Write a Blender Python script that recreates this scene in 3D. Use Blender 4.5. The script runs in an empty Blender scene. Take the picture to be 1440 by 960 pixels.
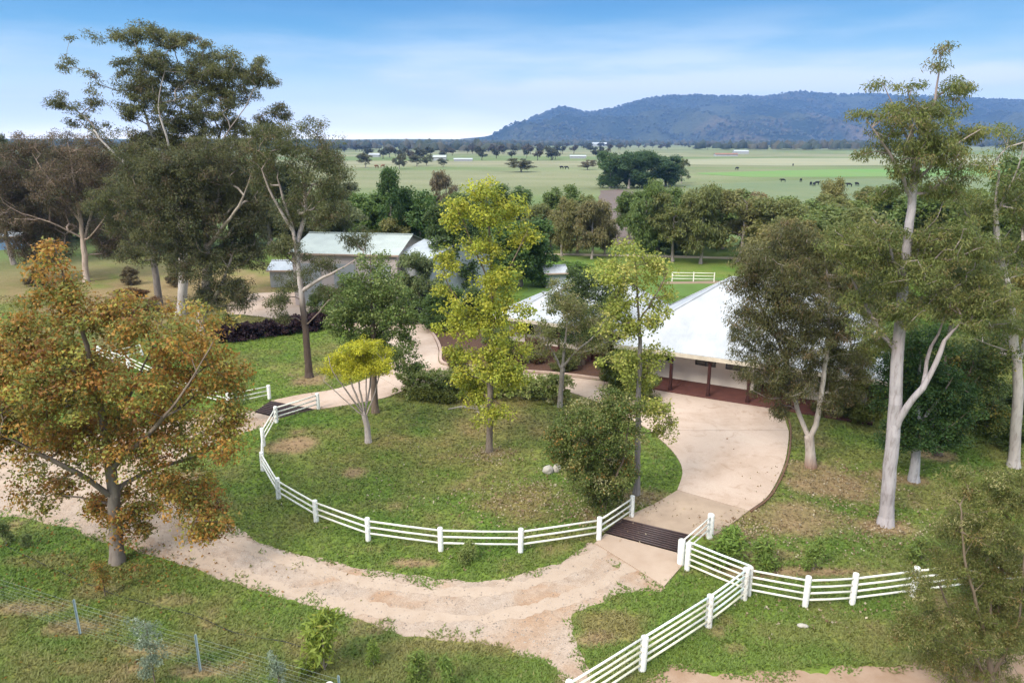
import bpy, bmesh, math, random
import numpy as np
from mathutils import Vector, Matrix
S = bpy.context.scene
COL = S.collection
R = math.radians
# ------------------------------------------------------------------ camera
CAM_H, PITCH, FPX = 17.0, R(15.8), 1000.0
cam_d = bpy.data.cameras.new('camera'); cam = bpy.data.objects.new('camera', cam_d); COL.objects.link(cam)
cam.location = (0, 0, CAM_H); cam.rotation_euler = (R(90) - PITCH, 0, 0)
cam_d.sensor_width = 36; cam_d.lens = FPX / 1440 * 36; cam_d.clip_start = 0.5; cam_d.clip_end = 20000
S.camera = cam
# ------------------------------------------------------------------ world, sun, exposure
SUN_EL, SUN_AZ = R(41), R(222)     # azimuth clockwise from +Y: sun behind the camera, to the left
W = bpy.data.worlds.new('World'); S.world = W; W.use_nodes = True
nt = W.node_tree; nt.nodes.clear()
def N(t, k, **kw):
    n = t.nodes.new(k)
    for a, b in kw.items(): setattr(n, a, b)
    return n
def ramp(t, stops, interp='LINEAR'):
    n = t.nodes.new('ShaderNodeValToRGB'); n.color_ramp.interpolation = interp
    e = n.color_ramp.elements
    while len(e) > 1: e.remove(e[-1])
    e[0].position = stops[0][0]; e[0].color = (*stops[0][1], 1)
    for p, c in stops[1:]:
        x = e.new(p); x.color = (*c, 1)
    return n
def mathn(t, op, a, b=None, c=None):
    n = N(t, 'ShaderNodeMath', operation=op)
    for i, v in enumerate((a, b, c)):
        if v is None: continue
        if isinstance(v, (int, float)): n.inputs[i].default_value = v
        else: t.links.new(v, n.inputs[i])
    return n.outputs[0]
def mixc(t, f, a, b, blend='MIX'):
    n = N(t, 'ShaderNodeMix', data_type='RGBA', blend_type=blend)
    for i, v in ((0, f), (6, a), (7, b)):
        if isinstance(v, (int, float)): n.inputs[i].default_value = v
        elif isinstance(v, tuple): n.inputs[i].default_value = (*v, 1)
        else: t.links.new(v, n.inputs[i])
    return n.outputs[2]
sky = N(nt, 'ShaderNodeTexSky', sky_type='NISHITA', sun_disc=False, sun_elevation=SUN_EL, sun_rotation=SUN_AZ,
        air_density=1.0, dust_density=0.6, ozone_density=2.5)
tc = N(nt, 'ShaderNodeTexCoord'); sp = N(nt, 'ShaderNodeSeparateXYZ'); nt.links.new(tc.outputs['Generated'], sp.inputs[0])
# the clear air: deep blue from about ten degrees up, paling towards the horizon
air = ramp(nt, [(0.0, (13.0, 11.6, 9.8)), (0.02, (8.6, 8.3, 7.6)), (0.045, (5.6, 6.1, 6.2)), (0.085, (2.3, 3.55, 4.3)), (0.13, (0.42, 1.85, 3.3)), (0.17, (0.08, 1.18, 2.75)), (0.5, (0.3, 1.3, 3.0)), (1, (0.3, 1.2, 2.8))])
nt.links.new(sp.outputs['Z'], air.inputs[0])
clear = mixc(nt, 0.85, sky.outputs[0], air.outputs[0])
mp = N(nt, 'ShaderNodeMapping'); mp.inputs['Scale'].default_value = (1.3, 1.3, 9.0); mp.inputs['Location'].default_value = (3.1, 0.4, 0.2)
nt.links.new(tc.outputs['Generated'], mp.inputs[0])
cn = N(nt, 'ShaderNodeTexNoise'); cn.inputs['Scale'].default_value = 2.2; cn.inputs['Detail'].default_value = 6; cn.inputs['Roughness'].default_value = 0.5
nt.links.new(mp.outputs[0], cn.inputs['Vector'])
lowband = ramp(nt, [(0.0, (0.8,)*3), (0.07, (0.85,)*3), (0.115, (0.4,)*3), (0.16, (0.04,)*3), (0.24, (0.2,)*3), (0.45, (1.0,)*3), (1, (1.0,)*3)])
nt.links.new(sp.outputs['Z'], lowband.inputs[0])
cf = ramp(nt, [(0.36, (0,)*3), (0.66, (1,)*3)], 'EASE'); nt.links.new(cn.outputs[0], cf.inputs[0])
up = ramp(nt, [(0.22, (0,)*3), (0.55, (0.75,)*3), (1, (0.85,)*3)]); nt.links.new(sp.outputs['Z'], up.inputs[0])      # the cloud sheet overhead
cfac = mathn(nt, 'MAXIMUM', mathn(nt, 'MULTIPLY', cf.outputs[0], lowband.outputs[0]), up.outputs[0])
cc0 = ramp(nt, [(0.30, (3.0, 3.75, 4.4)), (0.62, (5.2, 5.4, 5.5))]); nt.links.new(cn.outputs[0], cc0.inputs[0])
br = ramp(nt, [(0.0, (1.6,)*3), (0.03, (1.15,)*3), (0.06, (1,)*3), (0.2, (1,)*3), (0.7, (3.1, 3.0, 2.85))]); nt.links.new(sp.outputs['Z'], br.inputs[0])
cc = N(nt, 'ShaderNodeMix', data_type='RGBA', blend_type='MULTIPLY'); cc.inputs[0].default_value = 1; nt.links.new(cc0.outputs[0], cc.inputs[6]); nt.links.new(br.outputs[0], cc.inputs[7])
skyc = mixc(nt, cfac, clear, cc.outputs[2])
bg = N(nt, 'ShaderNodeBackground'); bg.inputs['Strength'].default_value = 0.1
nt.links.new(skyc, bg.inputs[0]); wo = N(nt, 'ShaderNodeOutputWorld'); nt.links.new(bg.outputs[0], wo.inputs[0])
sd = bpy.data.lights.new('sun', 'SUN'); sun = bpy.data.objects.new('sun', sd); COL.objects.link(sun)
sd.energy = 2.0; sd.angle = R(20); sd.color = (1.0, 0.93, 0.82)
sun.rotation_euler = (R(90) - SUN_EL, 0, math.pi - SUN_AZ); sun.location = (-30, -30, 60)
S.view_settings.view_transform = 'Standard'; S.view_settings.look = 'None'; S.view_settings.gamma = 1
S.view_settings.exposure = 1.15
S.cycles.max_bounces = 8; S.cycles.diffuse_bounces = 4; S.cycles.glossy_bounces = 2; S.cycles.transmission_bounces = 4
S.cycles.volume_bounces = 0; S.cycles.use_denoising = True; S.cycles.use_adaptive_sampling = True
# ------------------------------------------------------------------ layout helpers
CP, SP_ = math.cos(PITCH), math.sin(PITCH)
def ray(px, py):
    x = (px - 720) / FPX; y = (480 - py) / FPX
    return (x, CP + y * SP_, -SP_ + y * CP)
def g(px, py, z=0.0):
    r = ray(px, py); t = (z - CAM_H) / r[2]; return (r[0] * t, r[1] * t)
def at(px, py, Y):
    r = ray(px, py); t = Y / r[1]; return (r[0] * t, Y, CAM_H + r[2] * t)
def depth(Y, z): return Y * CP - (z - CAM_H) * SP_
TAB = np.random.RandomState(7).rand(256, 256)
def vnoise(x, y):
    x = np.asarray(x, float); y = np.asarray(y, float)
    xi = np.floor(x).astype(int); yi = np.floor(y).astype(int); fx = x - xi; fy = y - yi
    fx = fx * fx * (3 - 2 * fx); fy = fy * fy * (3 - 2 * fy)
    a = TAB[xi & 255, yi & 255]; b = TAB[(xi + 1) & 255, yi & 255]; c = TAB[xi & 255, (yi + 1) & 255]; d = TAB[(xi + 1) & 255, (yi + 1) & 255]
    return (a * (1 - fx) + b * fx) * (1 - fy) + (c * (1 - fx) + d * fx) * fy
def fbm(x, y, o=4):
    s = 0; w = 0.5; t = 0
    for i in range(o):
        s = s + w * vnoise(np.asarray(x) * 2 ** i + 17.3 * i, np.asarray(y) * 2 ** i + 9.1 * i); t += w; w *= 0.55
    return s / t
def sstep(a, b, x): 
    t = np.clip((x - a) / (b - a), 0, 1); return t * t * (3 - 2 * t)
# ------------------------------------------------------------------ object helpers
def tag(o, label=None, cat=None, group=None, kind=None):
    for k, v in (('label', label), ('category', cat), ('group', group), ('kind', kind)):
        if v: o[k] = v
    return o
def thing(name, loc, label, cat, group=None, rz=0):
    o = bpy.data.objects.new(name, None); COL.objects.link(o); o.empty_display_size = 0.3
    o.location = loc; o.rotation_euler = (0, 0, rz); return tag(o, label, cat, group)
def link(name, me, parent=None, mat=None):
    o = bpy.data.objects.new(name, me); COL.objects.link(o)
    if parent: o.parent = parent
    if mat and not me.materials: me.materials.append(mat)
    return o
def npmesh(name, v, f, col=None, cname='lc', smooth=False):
    """v (n,3), f (m,k) all faces k-sided; col (m,3) per face or (n,3) per vertex"""
    me = bpy.data.meshes.new(name); v = np.asarray(v, np.float32); f = np.asarray(f, np.int32)
    m, k = f.shape
    me.vertices.add(len(v)); me.vertices.foreach_set('co', v.ravel())
    me.loops.add(m * k); me.loops.foreach_set('vertex_index', f.ravel())
    me.polygons.add(m); me.polygons.foreach_set('loop_start', np.arange(0, m * k, k, dtype=np.int32))
    me.polygons.foreach_set('loop_total', np.full(m, k, np.int32))
    if smooth: me.polygons.foreach_set('use_smooth', np.ones(m, bool))
    me.update(calc_edges=True)
    if col is not None:
        dom = 'FACE' if len(col) == m and len(col) != len(v) else 'POINT'
        a = me.attributes.new(cname, 'FLOAT_COLOR', dom)
        c = np.ones((len(col), 4), np.float32); c[:, :3] = col; a.data.foreach_set('color', c.ravel())
    return me
class MB:
    def __init__(s): s.v = []; s.f = []
    def add(s, v, f):
        b = len(s.v); s.v += [tuple(p) for p in v]; s.f += [tuple(b + i for i in q) for q in f]; return s
    def box(s, c, size, rz=0, M=None):
        x, y, z = (q / 2 for q in size); P = [Vector((i * x, j * y, k * z)) for i in (-1, 1) for j in (-1, 1) for k in (-1, 1)]
        if M is None: M = Matrix.Rotation(rz, 3, 'Z')
        P = [M @ p + Vector(c) for p in P]
        return s.add(P, [(0, 1, 3, 2), (4, 6, 7, 5), (0, 4, 5, 1), (2, 3, 7, 6), (0, 2, 6, 4), (1, 5, 7, 3)])
    def tube(s, pts, r, k=8, cap=True):
        pts = [Vector(p) for p in pts]; n = len(pts); rs = r if isinstance(r, (list, tuple)) else [r] * n
        V = []; 
        for i, p in enumerate(pts):
            d = (pts[min(i + 1, n - 1)] - pts[max(i - 1, 0)]).normalized()
            ref = Vector((0, 0, 1)) if abs(d.z) < 0.9 else Vector((1, 0, 0))
            u = d.cross(ref).normalized(); w = d.cross(u)
            V += [p + rs[i] * (math.cos(2 * math.pi * j / k) * u + math.sin(2 * math.pi * j / k) * w) for j in range(k)]
        F = [(i * k + j, i * k + (j + 1) % k, (i + 1) * k + (j + 1) % k, (i + 1) * k + j) for i in range(n - 1) for j in range(k)]
        if cap: F += [tuple(reversed(range(k))), tuple(range((n - 1) * k, n * k))]
        return s.add(V, F)
    def lathe(s, c, prof, k=12):
        V = []; n = len(prof)
        for r, z in prof: V += [(c[0] + r * math.cos(2 * math.pi * j / k), c[1] + r * math.sin(2 * math.pi * j / k), c[2] + z) for j in range(k)]
        F = [(i * k + j, i * k + (j + 1) % k, (i + 1) * k + (j + 1) % k, (i + 1) * k + j) for i in range(n - 1) for j in range(k)]
        F += [tuple(reversed(range(k))), tuple(range((n - 1) * k, n * k))]
        return s.add(V, F)
    def prism(s, poly, z0, z1):
        n = len(poly); a = sum(poly[i][0] * poly[(i + 1) % n][1] - poly[(i + 1) % n][0] * poly[i][1] for i in range(n))
        if a < 0: poly = poly[::-1]
        V = [(x, y, z0) for x, y in poly] + [(x, y, z1) for x, y in poly]
        return s.add(V, [tuple(range(n, 2 * n)), tuple(reversed(range(n)))] + [(i, (i + 1) % n, n + (i + 1) % n, n + i) for i in range(n)])
    def mesh(s, name, smooth=False):
        me = bpy.data.meshes.new(name); me.from_pydata(s.v, [], s.f)
        if smooth:
            for p in me.polygons: p.use_smooth = True
        me.update(); return me
    def build(s, name, mat, parent=None, smooth=False):
        o = link(name, s.mesh(name, smooth), parent, mat); return o
# ------------------------------------------------------------------ materials
def newmat(name):
    m = bpy.data.materials.new(name); m.use_nodes = True; t = m.node_tree; t.nodes.clear()
    out = N(t, 'ShaderNodeOutputMaterial'); b = N(t, 'ShaderNodeBsdfPrincipled'); t.links.new(b.outputs[0], out.inputs[0])
    b.inputs['Roughness'].default_value = 0.8; b.inputs['Specular IOR Level'].default_value = 0.2
    return m, t, b, out
def noise(t, scale, detail=4, rough=0.55, vec=None, dist=0.0):
    n = N(t, 'ShaderNodeTexNoise'); n.inputs['Scale'].default_value = scale; n.inputs['Detail'].default_value = detail
    n.inputs['Roughness'].default_value = rough; n.inputs['Distortion'].default_value = dist
    if vec: t.links.new(vec, n.inputs['Vector'])
    return n.outputs[0]
def bump(t, b, h, strength, dist=0.05):
    n = N(t, 'ShaderNodeBump'); n.inputs['Strength'].default_value = strength; n.inputs['Distance'].default_value = dist
    t.links.new(h, n.inputs['Height']); t.links.new(n.outputs[0], b.inputs['Normal'])
def simple(name, c1, c2=None, scale=6.0, rough=0.7, bmp=0.2, spec=0.2, metal=0.0):
    m, t, b, o = newmat(name); pos = N(t, 'ShaderNodeNewGeometry').outputs['Position']
    n = noise(t, scale, 5, 0.6, pos); r = ramp(t, [(0.32, c1), (0.68, c2 or tuple(x * 0.75 for x in c1))]); t.links.new(n, r.inputs[0])
    t.links.new(r.outputs[0], b.inputs['Base Color']); b.inputs['Roughness'].default_value = rough
    b.inputs['Specular IOR Level'].default_value = spec; b.inputs['Metallic'].default_value = metal
    if bmp: bump(t, b, n, bmp, 0.02)
    return m
def leafmat():
    m, t, b, o = newmat('leaf'); a = N(t, 'ShaderNodeAttribute', attribute_name='lc'); oi = N(t, 'ShaderNodeObjectInfo')
    c = mixc(t, 1.0, a.outputs['Color'], oi.outputs['Color'], 'MULTIPLY')
    t.links.new(c, b.inputs['Base Color']); b.inputs['Roughness'].default_value = 0.55; b.inputs['Specular IOR Level'].default_value = 0.3
    tr = N(t, 'ShaderNodeBsdfTranslucent'); t.links.new(c, tr.inputs[0])
    mx = N(t, 'ShaderNodeMixShader'); mx.inputs[0].default_value = 0.42
    t.links.new(b.outputs[0], mx.inputs[1]); t.links.new(tr.outputs[0], mx.inputs[2]); t.links.new(mx.outputs[0], o.inputs[0]); return m
def barkmat():
    m, t, b, o = newmat('bark'); a = N(t, 'ShaderNodeAttribute', attribute_name='lc'); oi = N(t, 'ShaderNodeObjectInfo')
    c = mixc(t, 1.0, a.outputs['Color'], oi.outputs['Color'], 'MULTIPLY')
    co = N(t, 'ShaderNodeTexCoord'); mpn = N(t, 'ShaderNodeMapping'); mpn.inputs['Scale'].default_value = (7, 7, 1.6); t.links.new(co.outputs['Object'], mpn.inputs[0])
    n = noise(t, 1.0, 6, 0.65, mpn.outputs[0], 0.4); r = ramp(t, [(0.3, (0.62, 0.58, 0.55)), (0.5, (1, 1, 1)), (0.75, (1.15, 1.12, 1.08))]); t.links.new(n, r.inputs[0])
    c2 = mixc(t, 1.0, c, r.outputs[0], 'MULTIPLY'); t.links.new(c2, b.inputs['Base Color']); b.inputs['Roughness'].default_value = 0.85; bump(t, b, n, 0.5, 0.04); return m
LEAF, BARK = leafmat(), barkmat()
def whitepaint():
    m, t, b, o = newmat('weathered_white_paint'); pos = N(t, 'ShaderNodeNewGeometry').outputs['Position']
    n = noise(t, 9, 6, 0.7, pos); r = ramp(t, [(0.30, (0.20, 0.15, 0.11)), (0.37, (0.62, 0.60, 0.56)), (0.6, (0.76, 0.75, 0.72))]); t.links.new(n, r.inputs[0])
    t.links.new(r.outputs[0], b.inputs['Base Color']); b.inputs['Roughness'].default_value = 0.6; bump(t, b, n, 0.3, 0.01); return m
POSTW = whitepaint()
RAILW = simple('rail_white', (0.74, 0.72, 0.66), (0.60, 0.57, 0.49), 3.0, 0.5, 0.0)
def peelpaint():
    m, t, b, o = newmat('peeling_white_paint'); pos = N(t, 'ShaderNodeNewGeometry').outputs['Position']
    n = noise(t, 6.5, 6, 0.75, pos); r = ramp(t, [(0.37, (0.10, 0.065, 0.045)), (0.42, (0.55, 0.50, 0.45)), (0.6, (0.74, 0.72, 0.68))]); t.links.new(n, r.inputs[0])
    t.links.new(r.outputs[0], b.inputs['Base Color']); b.inputs['Roughness'].default_value = 0.7; bump(t, b, n, 0.5, 0.02); return m
PEEL = peelpaint()
PIPEG = simple('green_white_pipe', (0.62, 0.74, 0.68), (0.78, 0.80, 0.74), 4.0, 0.5, 0.0)
RAILC = simple('rail_cream', (0.80, 0.76, 0.60), (0.66, 0.60, 0.44), 3.0, 0.5, 0.0)
# ------------------------------------------------------------------ polygons of the ground plan (world metres)
def P(pts): return [g(*p) for p in pts]
def smooth_poly(pts, step=0.4, closed=True):
    """Catmull-Rom through points, resampled"""
    p = np.array(pts, float); n = len(p); out = []
    for i in range(n if closed else n - 1):
        a, b, c, d = (p[(i - 1) % n], p[i], p[(i + 1) % n], p[(i + 2) % n]) if closed else (p[max(i - 1, 0)], p[i], p[i + 1], p[min(i + 2, n - 1)])
        k = max(2, int(np.linalg.norm(c - b) / step))
        for j in range(k):
            t = j / k
            out.append(0.5 * (2 * b + (c - a) * t + (2 * a - 5 * b + 4 * c - d) * t * t + (-a + 3 * b - 3 * c + d) * t ** 3))
    if not closed: out.append(p[-1])
    return np.array(out)
def rough_edge(poly, amp, freq, step=0.12, amp2=0.0):
    p = np.array(poly, float); n = len(p); out = []
    for i in range(n):
        a, b = p[i], p[(i + 1) % n]; L = np.linalg.norm(b - a); k = max(1, int(L / step)); nrm = np.array((-(b - a)[1], (b - a)[0])) / max(L, 1e-6)
        for j in range(k):
            q = a + (b - a) * j / k
            d = amp * (fbm(q[0] * freq + 50, q[1] * freq + 50, 4) - 0.5) * 2
            out.append(q + nrm * d)
    return np.array(out)
def inpoly(x, y, poly):
    poly = np.asarray(poly); x1, y1 = poly[:, 0], poly[:, 1]; x2, y2 = np.roll(x1, -1), np.roll(y1, -1); ins = np.zeros(len(x), bool)
    for a, b, c, d in zip(x1, y1, x2, y2):
        if b == d: continue
        ins ^= ((b > y) != (d > y)) & (x < (c - a) * (y - b) / (d - b) + a)
    return ins
def pdist(x, y, poly):
    poly = np.asarray(poly); q = np.roll(poly, -1, 0); best = np.full(len(x), 1e9)
    for (a, b), (c, d) in zip(poly, q):
        L2 = (c - a) ** 2 + (d - b) ** 2 + 1e-9; t = np.clip(((x - a) * (c - a) + (y - b) * (d - b)) / L2, 0, 1)
        best = np.minimum(best, (x - a - t * (c - a)) ** 2 + (y - b - t * (d - b)) ** 2)
    return np.sqrt(best)
GRAVEL = P([(-160, 720), (-160, 650), (0, 622), (100, 614), (200, 601), (270, 587), (330, 577), (361, 579), (392, 588), (362, 602), (300, 624), (246, 652), (226, 682), (262, 712), (336, 747), (375, 765), (411, 776), (470, 792), (523, 801), (594, 813), (650, 816), (700, 813), (746, 801), (789, 788), (824, 771), (836, 764), (934, 826), (905, 828), (867, 834), (845, 848), (812, 862), (806, 880), (822, 920), (848, 985), (810, 985), (771, 930), (732, 922), (704, 905), (629, 903), (562, 893), (523, 877), (470, 864), (390, 840), (319, 818), (248, 793), (177, 769), (88, 742), (0, 726)])
GRAVEL_S = smooth_poly(GRAVEL, 0.5)
DIRT2 = P([(925, 948), (1000, 944), (1060, 942), (1117, 939), (1216, 934), (1300, 931), (1440, 918), (1620, 905), (1620, 1080), (880, 1080)])
DRIVE_R = P([(836, 764), (851, 751), (874, 735), (892, 722), (925, 706), (952, 690), (959, 662), (946, 636), (915, 608), (880, 586), (845, 568), (800, 552), (740, 545), (680, 543), (620, 543), (567, 550), (537, 561), (470, 573), (441, 576), (381, 564), (425, 555), (474, 547), (530, 529), (548, 506), (566, 490), (576, 470), (590, 455), (604, 466), (612, 479), (617, 493), (620, 513), (658, 518), (718, 524), (785, 529), (850, 537), (905, 545), (916, 548), (1000, 562), (1084, 575), (1106, 590), (1109, 618), (1103, 654), (1082, 696), (1053, 719), (1002, 755), (961, 795), (934, 826)])
YARD = P([(318, 441), (326, 424), (355, 413), (440, 412), (520, 424), (590, 444), (600, 462), (576, 474), (566, 492), (530, 476), (457, 457), (400, 450), (345, 443)])
BED = P([(585, 462), (604, 470), (612, 479), (617, 493), (620, 512), (658, 517), (718, 523), (785, 528), (850, 536), (880, 520), (800, 490), (720, 474), (640, 455), (600, 450)])
HEDGE = P([(567, 552), (573, 556), (640, 566), (720, 572), (790, 573), (795, 560), (740, 549), (660, 547), (590, 546)])
HARD = [DRIVE_R, YARD, BED]
# bare / dry patches: px centre, px radii, kind (0 dry grass, 1 bare earth), strength
PATCH = [(235, 405, 190, 40, 1, .62), (235, 405, 190, 40, 0, .95), (60, 385, 170, 34, 1, .6), (60, 385, 170, 34, 0, .9), (180, 380, 120, 22, 1, .6), (340, 400, 90, 16, 1, .5), (300, 470, 60, 14, 1, .6), (415, 622, 38, 20, 1, .85), (265, 670, 26, 8, 1, .9), (497, 664, 20, 8, 1, .8), (690, 655, 55, 16, 0, .7), (690, 637, 22, 8, 1, .6), (740, 708, 60, 26, 0, .95), (700, 690, 30, 12, 0, .5),
         (580, 792, 34, 7, 1, .8), (1190, 682, 80, 28, 1, .75), (1120, 728, 70, 34, 1, .7), (1245, 742, 48, 14, 1, .8), (1285, 677, 24, 8, 1, .8), (1318, 640, 22, 8, 1, .7),
         (440, 518, 50, 12, 0, .7), (435, 534, 24, 8, 1, .8), (340, 505, 40, 10, 0, .5), (1160, 804, 150, 9, 1, .85), (1030, 750, 45, 14, 1, .7), (1060, 735, 45, 18, 0, .7),
         (240, 430, 120, 45, 1, .55), (60, 400, 130, 26, 1, .5), (370, 448, 60, 12, 0, .8), (860, 880, 60, 25, 0, .9), (830, 900, 40, 12, 1, .7), (640, 905, 160, 22, 0, .8), (550, 940, 180, 20, 0, .55),
         (330, 895, 70, 24, 0, .6), (450, 905, 60, 22, 0, .8), (120, 880, 60, 14, 1, .6), (30, 858, 70, 16, 1, .7), (210, 915, 80, 14, 1, .6), (300, 945, 70, 14, 1, .65), (150, 940, 120, 16, 0, .8), (50, 930, 60, 10, 0, .7),
         (165, 805, 60, 16, 0, .5), (140, 830, 40, 12, 1, .4), (60, 790, 60, 10, 0, .6), (240, 845, 50, 10, 1, .45), (895, 700, 40, 12, 1, .6), (845, 725, 40, 12, 1, .5), (1340, 700, 90, 20, 0, .6), (1020, 875, 20, 14, 0, .7), (1030, 910, 20, 10, 1, .4), (1130, 890, 120, 16, 0, .4), (800, 755, 60, 10, 0, .6), (1140, 660, 40, 12, 1, .6), (1205, 640, 90, 12, 0, .4), (1080, 780, 80, 10, 1, .5)]
PW = []
for cx, cy, rx, ry, k, s in PATCH:
    x, y = g(cx, cy); xr = abs(g(cx + rx, cy)[0] - x); yr = abs(g(cx, cy - ry)[1] - g(cx, cy + ry)[1]) / 2; PW.append((x, y, xr, yr, k, s))
C_GREEN = np.array((0.122, 0.172, 0.032)); C_LUSH = np.array((0.078, 0.142, 0.022)); C_DRY = np.array((0.205, 0.168, 0.066)); C_BARE = np.array((0.235, 0.155, 0.098))
C_PAST = np.array((0.140, 0.158, 0.082)); C_STRAW = np.array((0.215, 0.205, 0.135))
def drybare(x, y):
    n1 = fbm(x * 0.09, y * 0.09, 4); n2 = fbm(x * 0.55 + 40, y * 0.55, 4); n3 = fbm(x * 0.30 + 11, y * 0.62 + 5, 3)
    dry = np.clip((n1 - 0.50) * 2.4 + (n2 - 0.5) * 1.5 + 0.05, 0, 1); bare = np.clip((n2 - 0.72) * 5, 0, 0.5)
    for px, py, xr, yr, k, s in PW:
        d = np.sqrt(((x - px) / xr) ** 2 + ((y - py) / yr) ** 2); w = s * sstep(1.25, 0.35, d + (n2 - 0.5) * 1.5 + (n3 - .5) * .6)
        if k: bare = np.maximum(bare, w); dry = np.maximum(dry, w * 0.8)
        else: dry = np.maximum(dry, w)
    return dry, bare
def groundcol(x, y):
    x = np.asarray(x, float); y = np.asarray(y, float); dry, bare = drybare(x, y)
    l = np.clip((fbm(x * 0.2 + 90, y * 0.2, 3) - 0.42) * 3, 0, 1)[:, None]
    c = C_GREEN * (1 - l) + C_LUSH * l
    c = c + (C_DRY - c) * dry[:, None]; c = c + (C_BARE - c) * bare[:, None]
    r = np.hypot(x, y); f = sstep(85, 150, r)[:, None]
    st = fbm(x * 0.0022 + 3, y * 0.010 + 8, 4); st2 = fbm(x * 0.02, y * 0.03 + 31, 3)
    far = C_PAST + (C_STRAW - C_PAST) * np.clip((st - 0.42) * 3.2 + (st2 - .5), 0, 1)[:, None]
    gr = np.clip((fbm(x * 0.003 + 70, y * 0.012 + 3, 3) - 0.5) * 4, 0, 0.8)[:, None]
    far = far + (np.array((0.11, 0.155, 0.06)) - far) * gr
    far = far * (0.86 + 0.28 * st2[:, None])
    return c * (1 - f) + far * f
# ------------------------------------------------------------------ ground
def make_ground():
    rr = [0.0, 6.0]; 
    r = 12.0
    while r < 7000: rr.append(r); r *= 1.0125 if r < 75 else (1.02 if r < 900 else 1.06)
    rr.append(7250.0)
    aa = list(np.linspace(R(-44), R(44), 190)) + list(np.linspace(R(50), R(310), 40))
    aa = np.array(aa); rr = np.array(rr); na, nr = len(aa), len(rr)
    A, RR = np.meshgrid(aa, rr[1:]); x = (RR * np.sin(A)).ravel(); y = np.maximum((RR * np.cos(A)).ravel(), -150.0 - .001 * RR.ravel())
    v = np.column_stack([x, y, np.zeros_like(x)]); v = np.vstack([v, [[0, 0, 0]]])
    i, j = np.meshgrid(np.arange(nr - 2), np.arange(na), indexing='ij'); j2 = (j + 1) % na
    f = np.stack([i * na + j, (i + 1) * na + j, (i + 1) * na + j2, i * na + j2], -1).reshape(-1, 4)[:, ::-1]
    c = len(v) - 1; f = np.vstack([f, [(c, c, k, k) for k in ()]]) if False else f
    me = npmesh('ground', v, f, groundcol(v[:, 0], v[:, 1]), 'gc')
    bm = bmesh.new(); bm.from_mesh(me); bm.verts.ensure_lookup_table()
    for k in range(na): bm.faces.new((bm.verts[c], bm.verts[(k + 1) % na], bm.verts[k]))
    bmesh.ops.recalc_face_normals(bm, faces=bm.faces); bm.to_mesh(me); bm.free()
    if me.polygons[0].normal.z < 0: me.flip_normals()
    m, t, b, o = newmat('grass_ground'); a = N(t, 'ShaderNodeAttribute', attribute_name='gc'); pos = N(t, 'ShaderNodeNewGeometry').outputs['Position']
    n = noise(t, 5.5, 6, 0.75, pos); n2 = noise(t, 0.9, 5, 0.65, pos)
    r1 = ramp(t, [(0.28, (0.62, 0.60, 0.5)), (0.5, (1, 1, 1)), (0.72, (1.36, 1.3, 1.1))]); t.links.new(n, r1.inputs[0])
    r2 = ramp(t, [(0.3, (0.84, 0.9, 0.8)), (0.7, (1.14, 1.08, 1.15))]); t.links.new(n2, r2.inputs[0])
    c1 = mixc(t, 1, a.outputs['Color'], r1.outputs[0], 'MULTIPLY'); c2 = mixc(t, 1, c1, r2.outputs[0], 'MULTIPLY')
    t.links.new(c2, b.inputs['Base Color']); b.inputs['Roughness'].default_value = 0.95; b.inputs['Specular IOR Level'].default_value = 0.05; bump(t, b, n, 0.7, 0.06)
    o = link('ground', me, None, m); tag(o, kind='structure')
make_ground()
def sheet(name, poly, z, mat, kind='structure', thick=0.0, parent=None):
    mb = MB(); poly = [tuple(p) for p in poly]
    if thick: mb.prism(poly, z - thick, z)
    else:
        n = len(poly); a = sum(poly[i][0] * poly[(i + 1) % n][1] - poly[(i + 1) % n][0] * poly[i][1] for i in range(n))
        if a < 0: poly = poly[::-1]
        mb.add([(x, y, z) for x, y in poly], [tuple(range(n))])
    o = mb.build(name, mat, parent)
    if kind and not parent: o['kind'] = kind
    return o
def gravelmat():
    m, t, b, o = newmat('gravel'); pos = N(t, 'ShaderNodeNewGeometry').outputs['Position']
    n1 = noise(t, 0.35, 5, 0.6, pos, 0.6); n2 = noise(t, 14, 5, 0.8, pos); n3 = noise(t, 1.7, 5, 0.7, pos)
    r = ramp(t, [(0.34, (0.345, 0.272, 0.222)), (0.52, (0.355, 0.268, 0.208)), (0.66, (0.325, 0.21, 0.138))]); t.links.new(n1, r.inputs[0])
    r3 = ramp(t, [(0.3, (0.78, 0.74, 0.7)), (0.55, (1, 1, 1)), (0.75, (1.12, 1.12, 1.12))]); t.links.new(n3, r3.inputs[0])
    r2 = ramp(t, [(0.32, (0.8, 0.78, 0.76)), (0.5, (1, 1, 1)), (0.7, (1.12, 1.12, 1.12))]); t.links.new(n2, r2.inputs[0])
    c = mixc(t, 1, r.outputs[0], r3.outputs[0], 'MULTIPLY'); c = mixc(t, 1, c, r2.outputs[0], 'MULTIPLY')
    t.links.new(c, b.inputs['Base Color']); b.inputs['Roughness'].default_value = 0.95; bump(t, b, n2, 0.8, 0.03); return m
GRAVM = gravelmat()
sheet('gravel_road', rough_edge(GRAVEL_S, 0.35, 0.7, 0.1), 0.008, GRAVM)
RUTM = simple('compacted_gravel', (0.375, 0.29, 0.228), (0.335, 0.25, 0.19), 1.6, .95, .4)
ctr = smooth_poly(P([(-150, 690), (40, 668), (150, 690), (250, 745), (340, 786), (450, 822), (570, 845), (690, 848), (780, 828), (850, 795), (882, 778)]), 0.4, False)
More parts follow.
